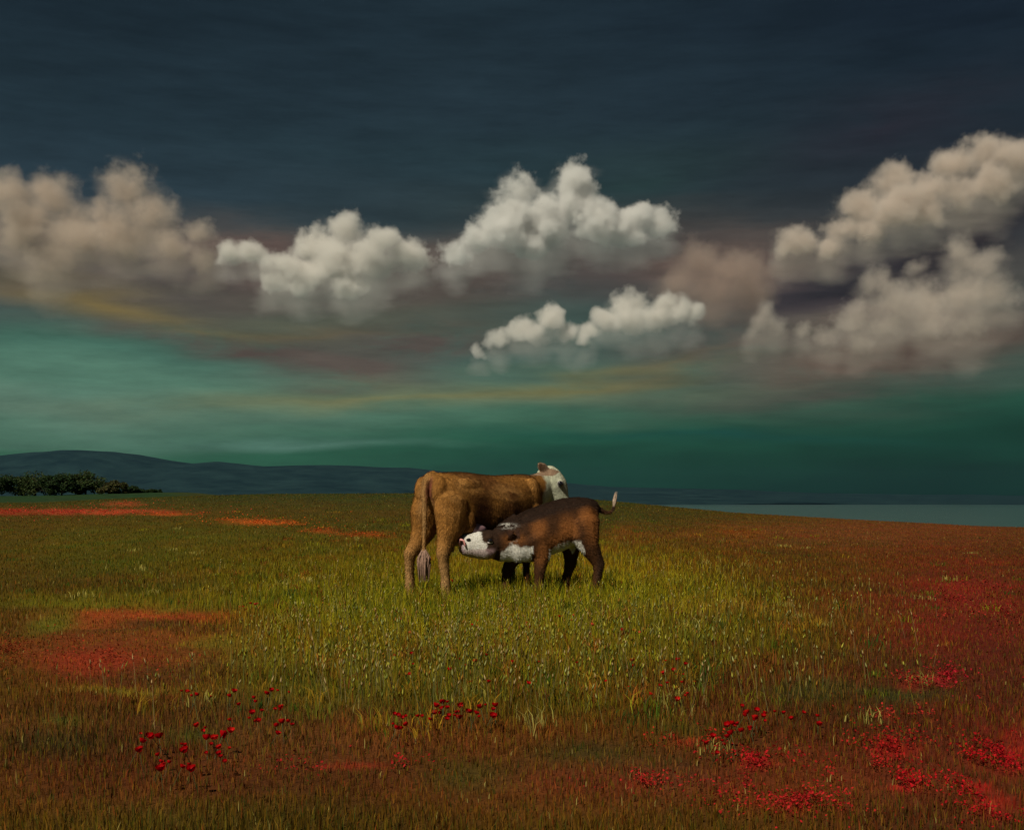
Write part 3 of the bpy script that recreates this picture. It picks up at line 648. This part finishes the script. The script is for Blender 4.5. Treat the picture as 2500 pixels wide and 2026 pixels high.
P.append(ear_piece(kpoll + kd * .0 + ks * .075 + ku * .03, ks * .62 - kd * .62 + Vector((0, 0, .30)), ks + kd * .5, .19, .105))
P.append(ear_piece(kpoll + kd * .0 - ks * .075 + ku * .03, -ks * .9 - kd * .4, ku, .15, .08))
# raised tail flicked out to the right
P.append(tube([(.0, 0, 1.04, .042), (-.06, .0, 1.00, .034), (-.13, .01, .965, .021), (-.19, .01, .965, .017), (-.225, .01, 1.00, .016), (-.24, .01, 1.04, .015)], 9))
calf_body = grow_body('body', P, .0105, m_coat, calf, 4)
Pk = coords(calf_body.data)
nn = n3(Pk, 4.5, 13); nf = n3(Pk, 17.0, 18)
choc = np.array((.056, .023, .008)); rust = np.array((.24, .088, .022)); blk = np.array((.020, .011, .007)); wht = np.array((.60, .58, .52))
c = np.tile(choc, (len(Pk), 1)) * (.65 + .7 * nf)[:, None]
for (q, r_, k) in (((.13, .16, .93), (.12, .2, .13), .9), ((.36, .18, .76), (.12, .2, .18), .85), ((.08, .15, .74), (.1, .2, .14), .7), ((.70, .16, .80), (.10, .2, .13), .75), ((.97, .12, .68), (.12, .2, .07), .8), ((.50, .18, .62), (.13, .2, .12), .6), ((.67, .14, .52), (.07, .2, .14), .7)):
    c = mixv(c, rust, blob3(Pk, q, r_) * k * (.5 + .9 * np.clip(nn, 0, 1)))
back = sstep(-.06, .04, Pk[:, 2] - np.interp(Pk[:, 0], [-.1, .1, .36, .6, .9, 1.1], [1.0, 1.03, 1.01, .93, .82, .74]) + (nf - .5) * .08)
c = mixv(c, blk, back * .92)
c = mixv(c, blk, sstep(.05, -.02, Pk[:, 0]) * sstep(1.2, .9, Pk[:, 2] + .2) * .7)
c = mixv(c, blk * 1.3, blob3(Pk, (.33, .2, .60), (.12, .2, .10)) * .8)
# white belly, brisket and throat
bel = np.interp(Pk[:, 0], [-.1, .12, .22, .36, .55, .70, .82, 1.0, 1.12], [.40, .40, .66, .63, .56, .54, .60, .62, .50])
onleg = ((np.abs(Pk[:, 1]) > .07) & (Pk[:, 2] < .66) & (((Pk[:, 0] > .59) & (Pk[:, 0] < .77)) | (Pk[:, 0] < .16))) | (Pk[:, 2] < .42)
bw = ((Pk[:, 1] > -.05) | (Pk[:, 0] > .45)) * sstep(.025, -.015, Pk[:, 2] - bel + (nf - .5) * .20 + (nn - .5) * .10 + (n3(Pk, 40.0, 44) - .5) * .06) * (~onleg) * (Pk[:, 0] < 1.12)
c = mixv(c, wht, bw)
c = mixv(c, wht, blob3(Pk, (1.04, .08, .82), (.13, .07, .03)) * sstep(.38, .48, nf) * .9)          # white streak on the crest
ka = (Pk - np.array(kpoll)) @ np.array(kd); kup = (Pk - np.array(kpoll)) @ np.array(ku)
head = sstep(.185, .215, ka + (nf - .5) * .16 - kup * .25) * (Pk[:, 0] > 1.1)
c = mixv(c, blk * 1.6, sstep(-.02, .06, ka) * (1 - head) * (np.abs(kup + .02) < .15) * .8)              # dark patch round the eye
c = mixv(c, wht * 1.05, head)
c = mixv(c, (.46, .30, .31), sstep(-.07, -.10, kup) * sstep(.05, .1, ka) * .6)                          # pink lower jaw
kear = (np.abs((Pk - np.array(kpoll)) @ np.array(ks)) > .15) & (ka < .02) & (ka > -.2) & (kup > .01)
c = mixv(c, (.045, .020, .011), kear * 1.0)
c = mixv(c, (.34, .22, .25), sstep(.40, .44, ka) * .8)                                                  # muzzle end
set_colors(calf_body.data, np.clip(c, .004, .8))
coat_hair(calf_body, calf, 45000, .024, 2, [(kpoll + kd * .135 + ks * (k * .136), .05) for k in (1, -1)] + [(kpoll + kd * .375 + ks * (k * .097) + ku * .025, .04) for k in (1, -1)] + [(kpoll + kd * .45, .06)], [(kpoll + kd * .25, .3)])
for s_ in (1, -1):
    e0 = kpoll + kd * .135 + ks * (s_ * .136) + ku * .0
    ey = part_mesh('eye', [ball(e0, (.030, .022, .024), axes=(kd, ks, ku))], m_eye, calf)
    part_mesh('eyelid', [ball(e0 - ks * s_ * .006 - ku * .02, (.034, .015, .014), axes=(kd, ks, ku))], flat_mat('pale_eyelid', (.55, .5, .45)), ey)
    part_mesh('nostril', [ball(kpoll + kd * .375 + ks * (s_ * .097) + ku * .025, (.026, .016, .018), axes=(kd, ks, ku))], m_nostril, calf)
part_mesh('tongue', [tube([(*(kpoll + kd * .44 + ks * .02 + ku * -.05), .024, .014), (*(kpoll + kd * .475 + ks * .05 + ku * -.01), .028, .014), (*(kpoll + kd * .46 + ks * .092 + ku * .035), .027, .014), (*(kpoll + kd * .435 + ks * .112 + ku * .01), .023, .013), (*(kpoll + kd * .425 + ks * .114 + ku * -.035), .014, .011)], 10)], m_tongue, calf)
for (hx_, hy_) in ((.06, .12), (.37, -.12), (.725, .115), (1.085, -.115)):
    part_mesh('hoof', [loft([((hx_ - .012, hy_, .075), Vector((0, 1, 0)), Vector((1, 0, 0)), .04, .044), ((hx_, hy_, .035), Vector((0, 1, 0)), Vector((1, 0, 0)), .045, .054), ((hx_ + .014, hy_, .0), Vector((0, 1, 0)), Vector((1, 0, 0)), .048, .06)], 12)], m_hoof, calf)
hair_tuft((-.235, .01, 1.03), (-.265, .01, 1.19), 40, .024, 9, m_tuft2, calf)
# ------------------------------------------------------------------ grass
rng = np.random.default_rng(7)
def foliage_material(name, rough=.65, trans=.25):
    m, g, b = material(name, rough, .06)
    col = g.n('ShaderNodeAttribute', attribute_name='tint').outputs['Color']
    g.t.links.new(col, b.inputs['Base Color'])
    tr = g.n('ShaderNodeBsdfTranslucent'); g.t.links.new(col, tr.inputs[0])
    mx = g.n('ShaderNodeMixShader'); mx.inputs[0].default_value = trans
    out = next(n for n in g.t.nodes if n.type == 'OUTPUT_MATERIAL')
    g.t.links.new(b.outputs[0], mx.inputs[1]); g.t.links.new(tr.outputs[0], mx.inputs[2]); g.t.links.new(mx.outputs[0], out.inputs[0])
    return m
m_grass = foliage_material('grass_blades')
def blades(name, x, y, z, h, w, colr, lean=.45, mat=None):
    """each blade: three triangles, bent over to one side"""
    n = len(x); th = rng.uniform(0, 2 * np.pi, n); face = rng.uniform(-.9, .9, n)
    lx = np.cos(th); ly = np.sin(th); k = rng.uniform(.1, 1, n) * lean
    wx = np.cos(face) * w * .5; wy = np.sin(face) * w * .5
    V = np.empty((n, 5, 3))
    V[:, 0] = np.stack([x - wx, y - wy, z - .01], -1); V[:, 1] = np.stack([x + wx, y + wy, z - .01], -1)
    mx = x + lx * h * k * .3; my = y + ly * h * k * .3; mz = z + h * .58
    V[:, 2] = np.stack([mx + wx * .8, my + wy * .8, mz], -1); V[:, 3] = np.stack([mx - wx * .8, my - wy * .8, mz], -1)
    V[:, 4] = np.stack([x + lx * h * k, y + ly * h * k, z + h * (1 - .25 * k)], -1)
    o = np.arange(n)[:, None] * 5
    Fc = np.stack([o + [0, 1, 2], o + [0, 2, 3], o + [3, 2, 4]], 1).reshape(-1, 3)
    ob = fast_mesh(name, V.reshape(-1, 3), Fc, mat or m_grass)
    tip = np.ones((n, 5, 1)); 
    C_ = np.repeat(colr[:, None, :], 5, 1); C_[:, 4] *= np.array([1.25, 1.15, .9])
    set_colors(ob.data, np.clip(C_.reshape(-1, 3), .002, .75))
    return ob
def scatter(n, y0, y1, pw, half=.56):
    """random ground points, density falling with distance"""
    q = rng.random(n); e = 2 - pw
    y = (y0 ** e + q * (y1 ** e - y0 ** e)) ** (1 / e)
    x = (rng.random(n) * 2 - 1) * half * y
    return x, y
x, y = scatter(330000, 3.2, 64, 1.7); z = ground_z(x, y); u, v = project(x, y, z)
tall = np.exp(-(((u - 1180) / 760) ** 2 + ((v - 1520) / 200) ** 2) ** 1.5) + .8 * np.exp(-(((u - 1560) / 300) ** 2 + ((v - 1440) / 90) ** 2) ** 1.5)
near_animals = np.exp(-(((u - 1240) / 330) ** 2 + ((v - 1462) / 42) ** 2) ** 2)
tall = np.clip(tall, 0, 1); bare = np.zeros_like(u)
for (pu, pv, hw, hh, k) in ((330, 1590, 340, 95, 1), (360, 1508, 240, 24, 1), (1250, 1900, 1600, 90, .55), (2330, 1600, 260, 260, .5)):
    bare = np.maximum(bare, k * np.exp(-(((u - pu) / hw) ** 2 + ((v - pv) / hh) ** 2) ** 2))
ra, rc = red_amount(x, y, z)
clump = fbm(x * 3.0, y * 3.0, 91)
h = (.045 + .085 * tall + .07 * near_animals) * (.5 + 1.0 * clump) * rng.uniform(.6, 1.35, len(x)) * (1 - .6 * bare) * (1 - .4 * ra)
w = np.clip(.0042 * (y / 7) ** .55, .0032, .02) * rng.uniform(.7, 1.4, len(x))
keep = rng.random(len(x)) > bare * .35
colr = field(x, y, z) * (rng.uniform(.35, 1.0, (len(x), 1)) + .95 * rng.random((len(x), 1)) ** 3)
kind = rng.random(len(x)); tl = tall
lime = kind < .10 + .10 * tl; deep = (kind > .22) & (kind < .36 + .1 * tl); ochre = (kind > .46) & (kind < .58); rusty = (kind > .58) & (kind < .61); straw = (kind > .64) & (kind < .64 + .025 * (tl + .3))
colr[lime] = colr[lime] * .5 + lin((156, 146, 26)) / K_ALB * .6 * (.3 + .8 * tl[lime, None])
colr[deep] = colr[deep] * .45 + lin((40, 66, 20)) / K_ALB * .5
colr[ochre] = colr[ochre] * .55 + lin((126, 92, 22)) / K_ALB * .42
colr[rusty] = colr[rusty] * .5 + lin((130, 52, 20)) / K_ALB * .5
colr[straw] = lin((150, 138, 74)) / K_ALB * .8
colr = colr * (1 - .5 * ra[:, None]) + rc * .5 * ra[:, None]
kk = keep
grass = blades('grass', x[kk], y[kk], z[kk], h[kk], w[kk], colr[kk])
tag(grass, 'short olive, yellow and rust coloured grass all over the meadow', None, None, 'stuff')

# coarser tufts that break up the sward
tx_, ty_ = scatter(2300, 3.6, 40, 1.35, .5); tz_ = ground_z(tx_, ty_); tu, tv = project(tx_, ty_, tz_)
tt = np.exp(-(((tu - 1200) / 820) ** 2 + ((tv - 1560) / 230) ** 2) ** 1.6); ok = rng.random(len(tu)) < .06 * (tv < 1760) + .9 * tt; ok &= ~((tu < 640) & (tv > 1480) & (tv < 1690))
tx_, ty_, tt, tu = tx_[ok], ty_[ok], tt[ok], tu[ok]; nt_ = len(tx_); per = 22
fam = np.array([lin((120, 118, 22)), lin((66, 86, 20)), lin((48, 74, 24)), lin((140, 108, 26)), lin((124, 74, 24)), lin((150, 140, 70)), lin((92, 96, 24)), lin((104, 58, 24))]) / K_ALB
tc_ = fam[rng.integers(0, 8, nt_)] * rng.uniform(.6, 1.05, (nt_, 1))
bx_ = (tx_[:, None] + rng.normal(0, .035, (nt_, per)) * (1 + ty_[:, None] / 20)).ravel(); by_ = (ty_[:, None] + rng.normal(0, .05, (nt_, per)) * (1 + ty_[:, None] / 20)).ravel()
th_ = np.repeat(rng.uniform(.07, .16, nt_) * (.55 + .6 * tt), per) * rng.uniform(.5, 1.2, nt_ * per)
tufts = blades('grass_tufts', bx_, by_, ground_z(bx_, by_), th_, np.repeat(.006 * (ty_ / 7) ** .45, per) * rng.uniform(.6, 1.3, nt_ * per), np.repeat(tc_, per, 0) * rng.uniform(.7, 1.3, (nt_ * per, 1)), .9)
tag(tufts, 'coarser grass tufts in lime, dark green, straw and rust', None, None, 'stuff')

def ground_points(u, v):
    """where the view rays through these picture points meet the meadow"""
    d = np.full(u.shape, 66.0); hit = np.zeros(u.shape, bool); q = 3.0
    while q < 66:
        x = (u - CX) / F * q
        new = ~hit & (EYE - (v - HY) / F * q <= ground_z(x, np.full(u.shape, q), False)); d[new] = q; hit |= new; q *= 1.008
    x = (u - CX) / F * d
    return x, d, ground_z(x, d)
# tall stalks with pale seed heads
n = 2300
u = np.concatenate([rng.normal(1150, 380, n // 2), rng.normal(1250, 520, n // 2)]); v = np.concatenate([rng.normal(1600, 90, n // 2), rng.uniform(1390, 1740, n // 2)])
ok = (v > 1380) & (v < 1800) & (u > -50) & (u < 2300) & ~((u < 560) & (v > 1480) & (v < 1690)); u, v = u[ok], v[ok]; n = len(u)
x, y, z = ground_points(u, v)
h = rng.uniform(.10, .23, n); th = rng.uniform(0, 2 * np.pi, n); k = rng.uniform(.05, .35, n) * h
tx = x + np.cos(th) * k; ty = y + np.sin(th) * k; tz = z + h
wv = np.clip(.0022 * (y / 7) ** .6, .002, .006); hw_ = rng.uniform(.003, .006, n) * (y / 7) ** .35; hl = rng.uniform(.022, .05, n)
V = np.empty((n, 10, 3))
V[:, 0] = np.stack([x - wv / 2, y, z], -1); V[:, 1] = np.stack([x + wv / 2, y, z], -1); V[:, 2] = np.stack([tx + wv / 3, ty, tz], -1); V[:, 3] = np.stack([tx - wv / 3, ty, tz], -1)
dx, dy = np.cos(th) * .35 * hl, np.sin(th) * .35 * hl
V[:, 4] = np.stack([tx, ty, tz - hl * .1], -1)
V[:, 5] = np.stack([tx + hw_ + dx * .5, ty, tz + hl * .45], -1); V[:, 6] = np.stack([tx + dx * .5, ty + hw_, tz + hl * .45], -1)
V[:, 7] = np.stack([tx - hw_ + dx * .5, ty, tz + hl * .45], -1); V[:, 8] = np.stack([tx + dx * .5, ty - hw_, tz + hl * .45], -1)
V[:, 9] = np.stack([tx + dx, ty + dy, tz + hl], -1)
o = np.arange(n)[:, None] * 10
Fc = np.stack([o + q for q in ([0, 1, 2], [0, 2, 3], [4, 5, 6], [4, 6, 7], [4, 7, 8], [4, 8, 5], [9, 6, 5], [9, 7, 6], [9, 8, 7], [9, 5, 8])], 1).reshape(-1, 3)
seeds = fast_mesh('seed_heads', V.reshape(-1, 3), Fc, m_grass)
pal = np.array([lin((164, 158, 64)), lin((150, 150, 92)), lin((140, 140, 40)), lin((172, 148, 100)), lin((120, 128, 60)), lin((150, 104, 40))]) / K_ALB
cs = pal[rng.integers(0, 6, n)] * rng.uniform(.45, 1.05, (n, 1))
C_ = np.repeat(cs[:, None, :], 10, 1); C_[:, :4] *= .55
set_colors(seeds.data, np.clip(C_.reshape(-1, 3), .002, .75))
tag(seeds, 'pale yellow seed heads on thin stalks standing out of the grass', None, None, 'stuff')

# carpets of low red flowers
U, Vv, CC = [], [], []
for (pu, pv, hw, hh, c, k) in RED:
    m_ = int(140 + 2.2 * (hw * hh) ** .85 * k); a = rng.uniform(0, 2 * np.pi, m_); r_ = np.abs(rng.normal(0, 1.15, m_))
    U.append(pu + np.cos(a) * r_ * hw * 1.15); Vv.append(np.maximum(pv + np.sin(a) * r_ * hh * 1.15, HY + 3)); CC.append(np.tile(lin(c) / K_ALB, (m_, 1)) * rng.uniform(.25, .85, (m_, 1)))
U = np.concatenate(U); Vv = np.concatenate(Vv); CC = np.concatenate(CC)
x, y, z = ground_points(U, Vv); x = x + rng.normal(0, .02, len(x)); y = y + rng.normal(0, .05, len(x)) * (y / 6); z = ground_z(x, y)
mk = fbm(x * 5, y * 2.5, 123) > .45; x, y, z, CC = x[mk], y[mk], z[mk], CC[mk]; n = len(x)
s_ = rng.uniform(.0035, .0085, n) * (y / 6) ** .6; hgt = rng.uniform(.02, .06, n)
a = rng.uniform(0, 2 * np.pi, n); tl = rng.uniform(-.8, .8, n)
ux, uy, uz = np.cos(a) * s_, np.sin(a) * s_, tl * s_; vx, vy, vz = -np.sin(a) * s_, np.cos(a) * s_, rng.uniform(-.8, .8, n) * s_
P0 = np.stack([x, y, z + hgt], -1); Au = np.stack([ux, uy, uz], -1); Bv = np.stack([vx, vy, vz], -1)
Q = np.stack([P0 - Au, P0 - Bv * .8, P0 + Au, P0 + Bv * .8], 1)
carpet = fast_mesh('red_flower_carpet', Q.reshape(-1, 3), np.arange(n * 4).reshape(-1, 4), foliage_material('red_petals', .6, .3))
set_colors(carpet.data, np.clip(np.repeat(CC, 4, 0), .002, .8))
tag(carpet, 'scarlet and orange carpets of tiny low flowers in the meadow', None, None, 'stuff')

# ------------------------------------------------------------------ poppies, one by one
def poppy_meshes(colr, nm):
    mp = foliage_material(nm, .5, .3)
    mg = flat_mat(nm + '_stem', (.05, .07, .02)); mc = flat_mat(nm + '_centre', (.015, .012, .012))
    V, Fc, Cc = [], [], []
    for k in range(5):                                # five overlapping cupped petals
        a0 = 2 * math.pi * k / 5; o = len(V)
        for i, (r_, zz) in enumerate(((.003, .0), (.012, .004), (.020, .013), (.022, .022))):
            for j in (-1, -.4, .4, 1):
                a = a0 + j * (.75 if i else .3); q = r_ * (1 - .12 * abs(j)) ; V.append((math.cos(a) * q, math.sin(a) * q, zz + .002 * (k % 2) + .003 * math.sin(j * 4 + k)))
                Cc.append(np.array(colr) * (1.15 - .1 * i) * (.9 + .08 * k))
        for i in range(3):
            for j in range(3): Fc.append((o + i * 4 + j, o + i * 4 + j + 1, o + i * 4 + 5 + j, o + i * 4 + 4 + j))
    pm = mesh_object('petals', V, Fc, mp, None, True); set_colors(pm.data, np.clip(np.array(Cc), 0, .8))
    sm = part_mesh('stem', [tube([(0, 0, -.16, .0018), (.004, .002, -.08, .0016), (0, 0, .0, .0015)], 5)], mg, None)
    cm = part_mesh('flower_centre', [ball((0, 0, .007), (.005, .005, .006), 7, 5)], mc, None)
    out = [o.data for o in (pm, sm, cm)]
    for o in (pm, sm, cm): bpy.data.objects.remove(o)
    return out
CRIM = poppy_meshes(lin((168, 8, 14)), 'crimson_petal'); SCAR = poppy_meshes(lin((190, 24, 20)), 'scarlet_petal'); CORAL = poppy_meshes(lin((214, 84, 56)), 'coral_petal')
prn = random.Random(31)
def poppies(count, u0, u1, v0, v1, kinds, label, group, scale=1.0, slope=0.0):
    us = [prn.uniform(u0, u1) for _ in range(count)]; vs = [prn.uniform(v0, v1) + slope * (q - (u0 + u1) / 2) + 30 for q in us]
    X_, Y_, Z_ = ground_points(np.array(us), np.array(vs))
    for x_, y_, z_ in zip(X_.tolist(), Y_.tolist(), Z_.tolist()):
        hgt = prn.uniform(.06, .12); me3 = prn.choice(kinds); sc = prn.uniform(.32, .9) * scale
        root = empty('poppy', (x_, y_, z_ + hgt), prn.uniform(0, 6.28)); root.scale = (sc, sc, sc)
        root.rotation_euler = (prn.uniform(-.5, .5), prn.uniform(-.5, .5), prn.uniform(0, 6.28))
        tag(root, label, 'flower', group)
        for nm, me in zip(('petals', 'stem', 'flower_centre'), me3):
            o = bpy.data.objects.new(nm, me); COL.objects.link(o); o.parent = root
RC = [CRIM, CRIM, SCAR]
poppies(30, 1060, 1210, 1735, 1765, [CRIM], 'crimson poppy in the thick red band in the middle foreground', 'poppies of the thick foreground band')
poppies(12, 940, 1060, 1760, 1800, [CRIM], 'crimson poppy trailing off left of the thick red foreground band', 'poppies left of the thick band', .9, -.2)
poppies(18, 1775, 1875, 1750, 1800, RC, 'red poppy in the loose right foreground cluster', 'poppies of the right foreground cluster', .9)
poppies(6, 1890, 2010, 1745, 1780, [CRIM], 'small dark red poppy straggling right of the foreground cluster', 'poppies straggling to the right', .8)
poppies(8, 1710, 1800, 1815, 1850, [CRIM], 'crimson poppy below the loose right foreground cluster', 'poppies below the right cluster', .9, -.3)
poppies(32, 330, 560, 1805, 1915, RC, 'red poppy scattered in the lower left corner of the meadow', 'poppies of the lower left corner')
poppies(14, 440, 720, 1700, 1720, RC, 'red poppy left of centre below the rust red bare patch', 'poppies below the rust red patch', .9)
poppies(16, 560, 720, 1740, 1800, RC, 'red poppy in the straw coloured grass left of the red band', 'poppies in the straw coloured grass', .95)
poppies(18, 1090, 1420, 1400, 1430, RC + [CORAL], 'small red poppy in the grass at the animals feet', 'poppies at the animals feet', 1.0)
poppies(16, 960, 1560, 1500, 1560, RC + [CORAL], 'red poppy in the green grass just in front of the animals', 'poppies just in front of the animals', 1.0)
poppies(22, 960, 1560, 1590, 1690, RC, 'red poppy in the yellowish grass between animals and red band', 'poppies in the yellowish grass', .9)
poppies(18, 1580, 1700, 1620, 1720, RC, 'red poppy in the right middle of the meadow above the loose cluster', 'poppies of the right middle', .9)
poppies(6, 555, 630, 1462, 1488, [CORAL, SCAR], 'coral red poppy above the rust red bare patch on the left', 'poppies above the rust red patch', 1.1)

# ------------------------------------------------------------------ trees and bushes on the left
m_leaf = foliage_material('leaves', .6, .2)
m_bark = flat_mat('bark', (.06, .045, .03), .9, .1, .3, 6)
def bush(kind, label, cat, u_c, half, v_top, y_, seed, colr):
    r = np.random.default_rng(seed); x_ = (u_c - CX) / F * y_; zb = float(ground_z(x_, y_)) - .05
    H = EYE + (HY - v_top) / F * y_ - zb; W = half / F * y_
    root = tag(empty(kind, (x_, y_, zb)), label, cat, 'hedge of trees and bushes on the left')
    pcs = [tube([(0, 0, -.2, .05 * H), (.03 * H, 0, .25 * H, .035 * H), (.0, .02 * H, .5 * H, .02 * H), (.02 * H, 0, .8 * H, .008 * H)], 8)]
    cl = []
    nb = int(13 + 7 * W / H)
    for k in range(nb):
        a = r.uniform(0, 2 * np.pi); q = r.uniform(.2, .85); zz = r.uniform(.12, .82)
        rr = r.uniform(.28, .44)
        e = (math.cos(a) * W * q, math.sin(a) * W * q * .9, H * zz * (1 - .22 * q))
        cl.append((*e, rr * min(W, H * .75), rr * H * .52))
        pcs.append(tube([(0, 0, H * .2 * r.uniform(.6, 1.4), .018 * H), (e[0] * .5, e[1] * .5, e[2] * .7, .011 * H), (*e, .004 * H)], 5))
    cl.append((0, 0, H * .72, W * .42, H * .27))
    part_mesh('trunk', pcs, m_bark, root)
    pts = []
    for (cx_, cy_, cz_, rw, rh) in cl:
        m_ = 330; d = r.normal(size=(m_, 3)); d /= np.linalg.norm(d, axis=1)[:, None]; q = r.random((m_, 1)) ** .35
        pts.append(np.array([cx_, cy_, cz_]) + d * q * np.array([rw, rw, rh]) * r.uniform(.8, 1.12, (m_, 1)))
    pts = np.concatenate(pts); pts = pts[pts[:, 2] > .0]; m_ = len(pts)
    sz = r.uniform(.05, .11, (m_, 1)); A_ = r.normal(size=(m_, 3)); A_ /= np.linalg.norm(A_, axis=1)[:, None]; B_ = np.cross(A_, r.normal(size=(m_, 3))); B_ /= np.linalg.norm(B_, axis=1)[:, None]
    Q = np.stack([pts - A_ * sz, pts - B_ * sz * .6, pts + A_ * sz, pts + B_ * sz * .6], 1)
    me_o = fast_mesh('crown', Q.reshape(-1, 3), np.arange(m_ * 4).reshape(-1, 4), m_leaf); me_o.parent = root
    cc = np.array(colr) * r.uniform(.5, 1.5, (m_, 1)) * (1 + r.normal(0, .12, (m_, 3)))
    set_colors(me_o.data, np.clip(np.repeat(cc, 4, 0), .003, .5))
G1 = (.026, .046, .016); G2 = (.042, .062, .020); G3 = (.058, .058, .020)
bush('tree', 'dark tree at the very left edge of the hedge', 'tree', -120, 90, 1156, 108, 1, G1)
bush('tree', 'broad dark tree second from the left edge', 'tree', -20, 90, 1151, 104, 2, G1)
bush('tree', 'broad olive tree in the middle of the left hedge', 'tree', 85, 80, 1147, 108, 3, G2)
bush('tree', 'narrow dark tree crowded between two broader ones in the left hedge', 'tree', 150, 52, 1152, 101, 4, G1)
bush('tree', 'rounded olive green tree at the right end of the tall hedge', 'tree', 208, 50, 1145, 105, 5, G2)
bush('bush', 'low brownish bush beside the rounded olive tree', 'bush', 278, 36, 1171, 99, 6, G3)
bush('bush', 'small dark bush between brownish bush and last low scrub', 'bush', 326, 26, 1186, 101, 7, G1)
bush('bush', 'last low scrub at the right tip of the left hedge', 'bush', 372, 32, 1194, 103, 8, G1)
